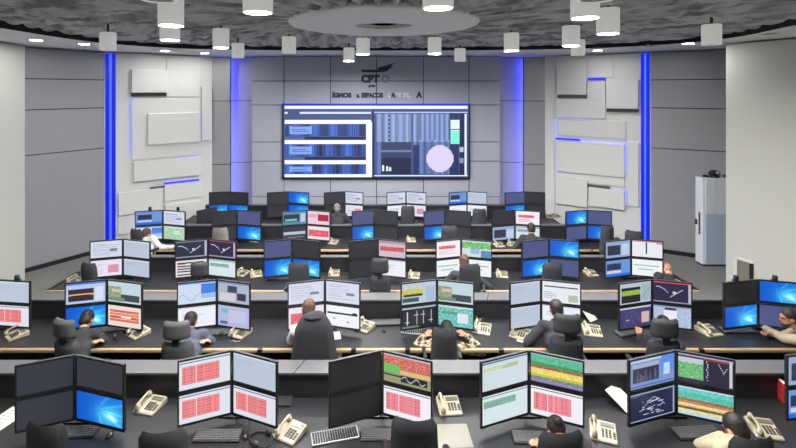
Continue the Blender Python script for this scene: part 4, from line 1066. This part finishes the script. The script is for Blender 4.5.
# ------------------------------------------------------------------ people
def bake(name, mb, voxel, mats, smooth_it=3):
    me0 = mb.mesh(name + '_raw'); o = bpy.data.objects.new(name + '_raw', me0); col.objects.link(o)
    r = o.modifiers.new('r', 'REMESH'); r.mode = 'VOXEL'; r.voxel_size = voxel
    s = o.modifiers.new('s', 'SMOOTH'); s.iterations = smooth_it; s.factor = .5
    bpy.context.view_layer.update()
    me = bpy.data.meshes.new_from_object(o.evaluated_get(bpy.context.evaluated_depsgraph_get()))
    bpy.data.objects.remove(o); bpy.data.meshes.remove(me0)
    me.name = name; me.materials.clear()
    for m in mats: me.materials.append(M[m])
    me.polygons.foreach_set('material_index', [0] * len(me.polygons)); me.polygons.foreach_set('use_smooth', [True] * len(me.polygons)); me.update()
    return me
def cone(mb, p, q, r0, r1, mt='skin'):
    p, q = Vector(p), Vector(q); mb.ell(p, (r0, r0, r0), mt, n=12); mb.ell(q, (r1, r1, r1), mt, n=12); mb.tube([p, q], [r0, r1], mt, 12)
def ik(s, h, l1, l2, pole):
    d = h - s; L = min(d.length, (l1 + l2) * .995); dn = d.normalized(); a = (l1*l1 - l2*l2 + L*L) / (2*L); b = math.sqrt(max(l1*l1 - a*a, 1e-5))
    pv = (pole - dn * pole.dot(dn)).normalized(); return s + dn * a + pv * b, s + dn * L
def person(label, head_px, row, hip_px=None, hands=None, shirt='clothdark', hair='hairdark', style='short', skin='skin', yaw=0.0, head_yaw=0.0, head_pitch=25.0, voxel=.009, hip=None, head=None, extra=None, elbow=.8):
    """seated person; hands: list of two world points (left, right) or None to rest on the desk"""
    px, py = head_px; e = EDGE[row]; Lt = .74
    if head is None:
        best = None
        for hy in np.linspace(e - .35, e + .32, 80):
            z = Z(py, hy); cth = (z - .55) / Lt
            if cth > 1 or cth < .35: continue
            hipy = hy - Lt * math.sqrt(1 - cth * cth); er = abs(hipy - (e - .22))
            if best is None or er < best[0]: best = (er, hy, z, hipy)
        if best is None: best = (0, e - .1, min(Z(py, e - .1), 1.28), e - .3)
        head = Vector((X(px, best[1]), best[1], best[2])); hipy = best[3]
        hip = Vector((X(hip_px if hip_px else px, hipy), hipy, .55))
    root = thing('person', label, 'person', (hip.x, hip.y, 0), R(yaw))
    Wi = root.matrix_basis.inverted()
    H = Wi @ head; P = Wi @ hip
    up = (H - P); Ln = up.length; up.normalize()
    neck = P + up * (Ln * .735) + Vector((0, .0, .015)); 
    side = Vector((1, 0, 0)); side = (side - up * side.dot(up)).normalized(); fwd = up.cross(side) * -1
    if fwd.y < 0: fwd = -fwd
    hm = Matrix.Translation(H) @ Euler((R(-head_pitch), 0, R(head_yaw))).to_matrix().to_4x4()
    rot3 = Matrix((side, fwd, up)).transposed()
    sh = [neck - up * .055 + side * (s * .175) for s in (-1, 1)]
    if hands is None: hands = [Vector((head.x - .17, e + .16, ZD + .045)), Vector((head.x + .17, e + .16, ZD + .045))]
    ends = []
    for i, s in enumerate((-1, 1)):
        h = Wi @ Vector(hands[i]); pole = Vector((s * elbow, -.1, -.7))
        el, wr = ik(sh[i], h, .29, .255, pole); ends.append((sh[i], el, wr, h))
    def torso(mb, g):
        mb.ell(P + up * .02, (.165 + g, .125 + g, .13 + g), 'skin', rot3); mb.ell(P + up * .17, (.145 + g, .105 + g, .15 + g), 'skin', rot3)
        mb.ell(P + up * .34, (.168 + g, .118 + g, .15 + g), 'skin', rot3); mb.ell(neck - up * .075, (.17 + g, .085 + g, .085 + g), 'skin', rot3)
        cone(mb, sh[0], sh[1], .062 + g, .062 + g)
    def arms(mb, g, fore=1.0):
        for s_, el, wr, h in ends:
            cone(mb, s_, el, .056 + g, .043 + g); cone(mb, el, el + (wr - el) * fore, .043 + g, .043 + g - .013 * fore)
    legs = []
    for s in (-1, 1):
        hp = P + Vector((s * .09, .02, -.02)); kn = Vector((P.x + s * .13, P.y + .42, .53)); an = Vector((P.x + s * .13, P.y + .36, .1)); legs.append((hp, kn, an))
    b = MB(); torso(b, 0); arms(b, 0)
    for hp, kn, an in legs: cone(b, hp, kn, .085, .058); cone(b, kn, an, .056, .036); cone(b, an + Vector((0, 0, -.04)), an + Vector((0, .14, -.055)), .036, .03)
    cone(b, neck - up * .04, H + hm.to_3x3() @ Vector((0, -.02, -.06)), .058, .052)
    def hl(c, r): b.ell((0, 0, 0), r, 'skin', T=hm @ Matrix.Translation(c))
    hl((0, -.008, .025), (.076, .095, .095)); hl((0, .022, -.04), (.06, .068, .075)); hl((0, .05, -.08), (.034, .034, .03))
    hl((0, .096, -.022), (.013, .02, .016)); hl((0, .09, .0), (.010, .014, .026)); hl((0, .084, -.058), (.024, .012, .008)); hl((0, .08, .025), (.05, .016, .012))
    for s in (-1, 1): hl((s * .077, -.005, -.01), (.012, .022, .032))
    # hands: palm, four fingers, thumb
    for i, (s_, el, wr, h) in enumerate(ends):
        s = (-1, 1)[i]; f = (wr - el).normalized(); f = (Vector((f.x, f.y, 0)).normalized() * .85 + Vector((0, 0, f.z * .4))).normalized()
        sd = Vector((f.y, -f.x, 0)).normalized(); u = sd.cross(f)
        kb = wr + f * .085
        mr = Matrix((sd, f, u)).transposed()
        b.ell(wr + f * .045, (.04, .055, .017), 'skin', mr)
        for k, (o, ln) in enumerate(((-.03, .066), (-.01, .078), (.011, .074), (.031, .058))):
            a0 = kb + sd * o - f * .006; a1 = a0 + (f + sd * o * 3).normalized() * ln * .55 + u * .006; a2 = a1 + (f * .8 - u * .6).normalized() * ln * .5
            cone(b, a0 - f * .02, a1, .0105, .0095); cone(b, a1, a2, .0095, .008)
        th = wr + f * .03 - sd * s * .034; t1 = th + (f * .6 - sd * s * .8).normalized() * .04; cone(b, th + sd * s * .012, t1, .013, .011); cone(b, t1, t1 + (f - sd * s * .1).normalized() * .03, .011, .009)
    body = link('body', bake('body', b, voxel, [skin]), root)
    c = MB(); torso(c, .016); arms(c, .014, .96); c.tube([neck - up * .03, neck + up * .055], [.08, .072], 'skin', 14)
    link('shirt', bake('shirt', c, .014, [shirt], 2), root)
    c = MB(); c.ell(P, (.175, .14, .12), 'skin', rot3)
    for hp, kn, an in legs: cone(c, hp, kn, .1, .072); cone(c, kn, an, .07, .056)
    link('trousers', bake('trousers', c, .016, ['trouser'], 2), root)
    for hp, kn, an in legs:
        c = MB(); c.ell((0, .06, .045), (.046, .13, .045), 'shoe'); c.lathe([(.045, .0), (.045, .02)], 'shoe', 12, Matrix.Translation((0, -.02, 0))); c.build('shoe', root, True, (an.x, an.y, 0))
    for s in (-1, 1):
        c = MB(); c.ell((s * .03, .083, .008), (.013, .009, .008), 'eye', n=8, T=hm); c.build('eye', body, True)
    if style != 'bald':
        c = MB()
        if style in ('short', 'long'):
            c.ell((0, -.02, .038), (.086, .1, .094), 'skin', T=hm); c.ell((0, -.05, -.005), (.08, .068, .085), 'skin', T=hm)
            if style == 'long': c.ell((0, -.07, -.08), (.075, .05, .12), 'skin', T=hm)
        if style == 'cropped': c.ell((0, -.02, .04), (.084, .102, .094), 'skin', T=hm); c.ell((0, -.045, 0), (.08, .066, .075), 'skin', T=hm)
        if style == 'bun':
            c.ell((0, -.02, .038), (.086, .1, .094), 'skin', T=hm); c.ell((0, -.11, .05), (.045, .045, .045), 'skin', T=hm)
        link('hair', bake('hair', c, .01, [hair], 2), root)
    if extra == 'beard':
        c = MB(); c.ell((0, .05, -.082), (.052, .048, .042), 'skin', T=hm); c.ell((0, .03, -.06), (.066, .045, .03), 'skin', T=hm)
        link('beard', bake('beard', c, .009, [hair], 2), root)
    return root
def desk_pt(px, py, z=.80): return on_plane_z(px, py, z)
person('person in black hunched over the desk at second monitor group, second row', (87, 320), 'B', 70, [desk_pt(92, 337), desk_pt(102, 340)], 'clothdark', 'hairdark', 'short', head_pitch=40)
person('person in slate jacket with dark hair at third monitor group, second row', (191, 321), 'B', 186, [desk_pt(198, 336), desk_pt(209, 340)], 'clothnavy', 'hairdark', 'short', head_pitch=30)
person('brown-haired person in white behind the coat-covered chair, second row', (309, 309.5), 'B', 312, [desk_pt(303, 333), desk_pt(322, 333)], 'clothwhite', 'hairbrown', 'short', head_pitch=20)
person('person in desert camouflage behind black chair, fifth monitor group, second row', (447, 331), 'B', 446, [desk_pt(424, 336), desk_pt(467, 336)], 'camo', 'hairdark', 'short', head_pitch=55, elbow=2.6)
person('dark-haired man in black before white screen, sixth monitor group, second row', (556, 309), 'B', 560, [desk_pt(534, 333), desk_pt(556, 334)], 'clothdark', 'hairdark', 'short', head_pitch=10)
person('person in black mostly hidden by high chair, seventh monitor group, second row', (664, 326), 'B', 662, [desk_pt(640, 336), desk_pt(668, 334)], 'clothdark', 'hairdark', 'short', head_pitch=50)
# bearded man at the right edge
d = 5.95; hd = Vector((X(789, d), d, Z(318, d)))
person('bearded man in khaki shirt reaching left to a keyboard, right edge of second row', (0, 0), 'B', hands=[desk_pt(765, 328, .81), desk_pt(770, 333, .81)], shirt='khaki', hair='hairdark', style='cropped', skin='skin2', yaw=58, head_yaw=14, head_pitch=8,
       hip=Vector((5.7, 5.66, .55)), head=hd, extra='beard', voxel=.008)
person('brown-haired person at fifth monitor group, third row', (464, 262), 'C', 466, None, 'clothdark', 'hairbrown', 'short', head_pitch=15)
person('bald person in black at right end of third row', (666, 269), 'C', 674, None, 'clothdark', 'hairdark', 'bald', head_pitch=35, yaw=25)
person('long-haired woman in white reaching to keyboard, left end of fourth row', (147, 234), 'D', 143, [desk_pt(166, 246), desk_pt(173, 247)], 'clothwhite', 'hairbrown', 'long', head_pitch=15, yaw=-35, voxel=.01)
person('dark-haired person at sixth monitor group, fourth row', (531, 229), 'D', 533, None, 'clothdark', 'hairdark', 'short', head_pitch=15, voxel=.01)
person('grey-haired person in black at third monitor group, back row', (337, 208.5), 'E', 338, None, 'clothdark', 'hairgrey', 'short', head_pitch=10, voxel=.01)
# front row, cut by the lower edge of the picture
person('dark-haired person bending low over keyboard, fourth monitor group, front row', (557, 432), 'A', 562, [desk_pt(546, 448), desk_pt(572, 448)], 'clothdark', 'hairdark', 'bun', head_pitch=55)
d = 4.12; hd = Vector((X(735, d), d, Z(429, d)))
person('dark-haired person in khaki with hand raised to face, right of front row', (0, 0), 'A', hands=[Vector((X(722, 4.1), 4.1, Z(436, 4.1))), desk_pt(752, 446)], shirt='khaki', hair='hairdark', style='short', yaw=18, head_pitch=30,
       hip=Vector((X(748, 3.82), 3.82, .55)), head=hd)
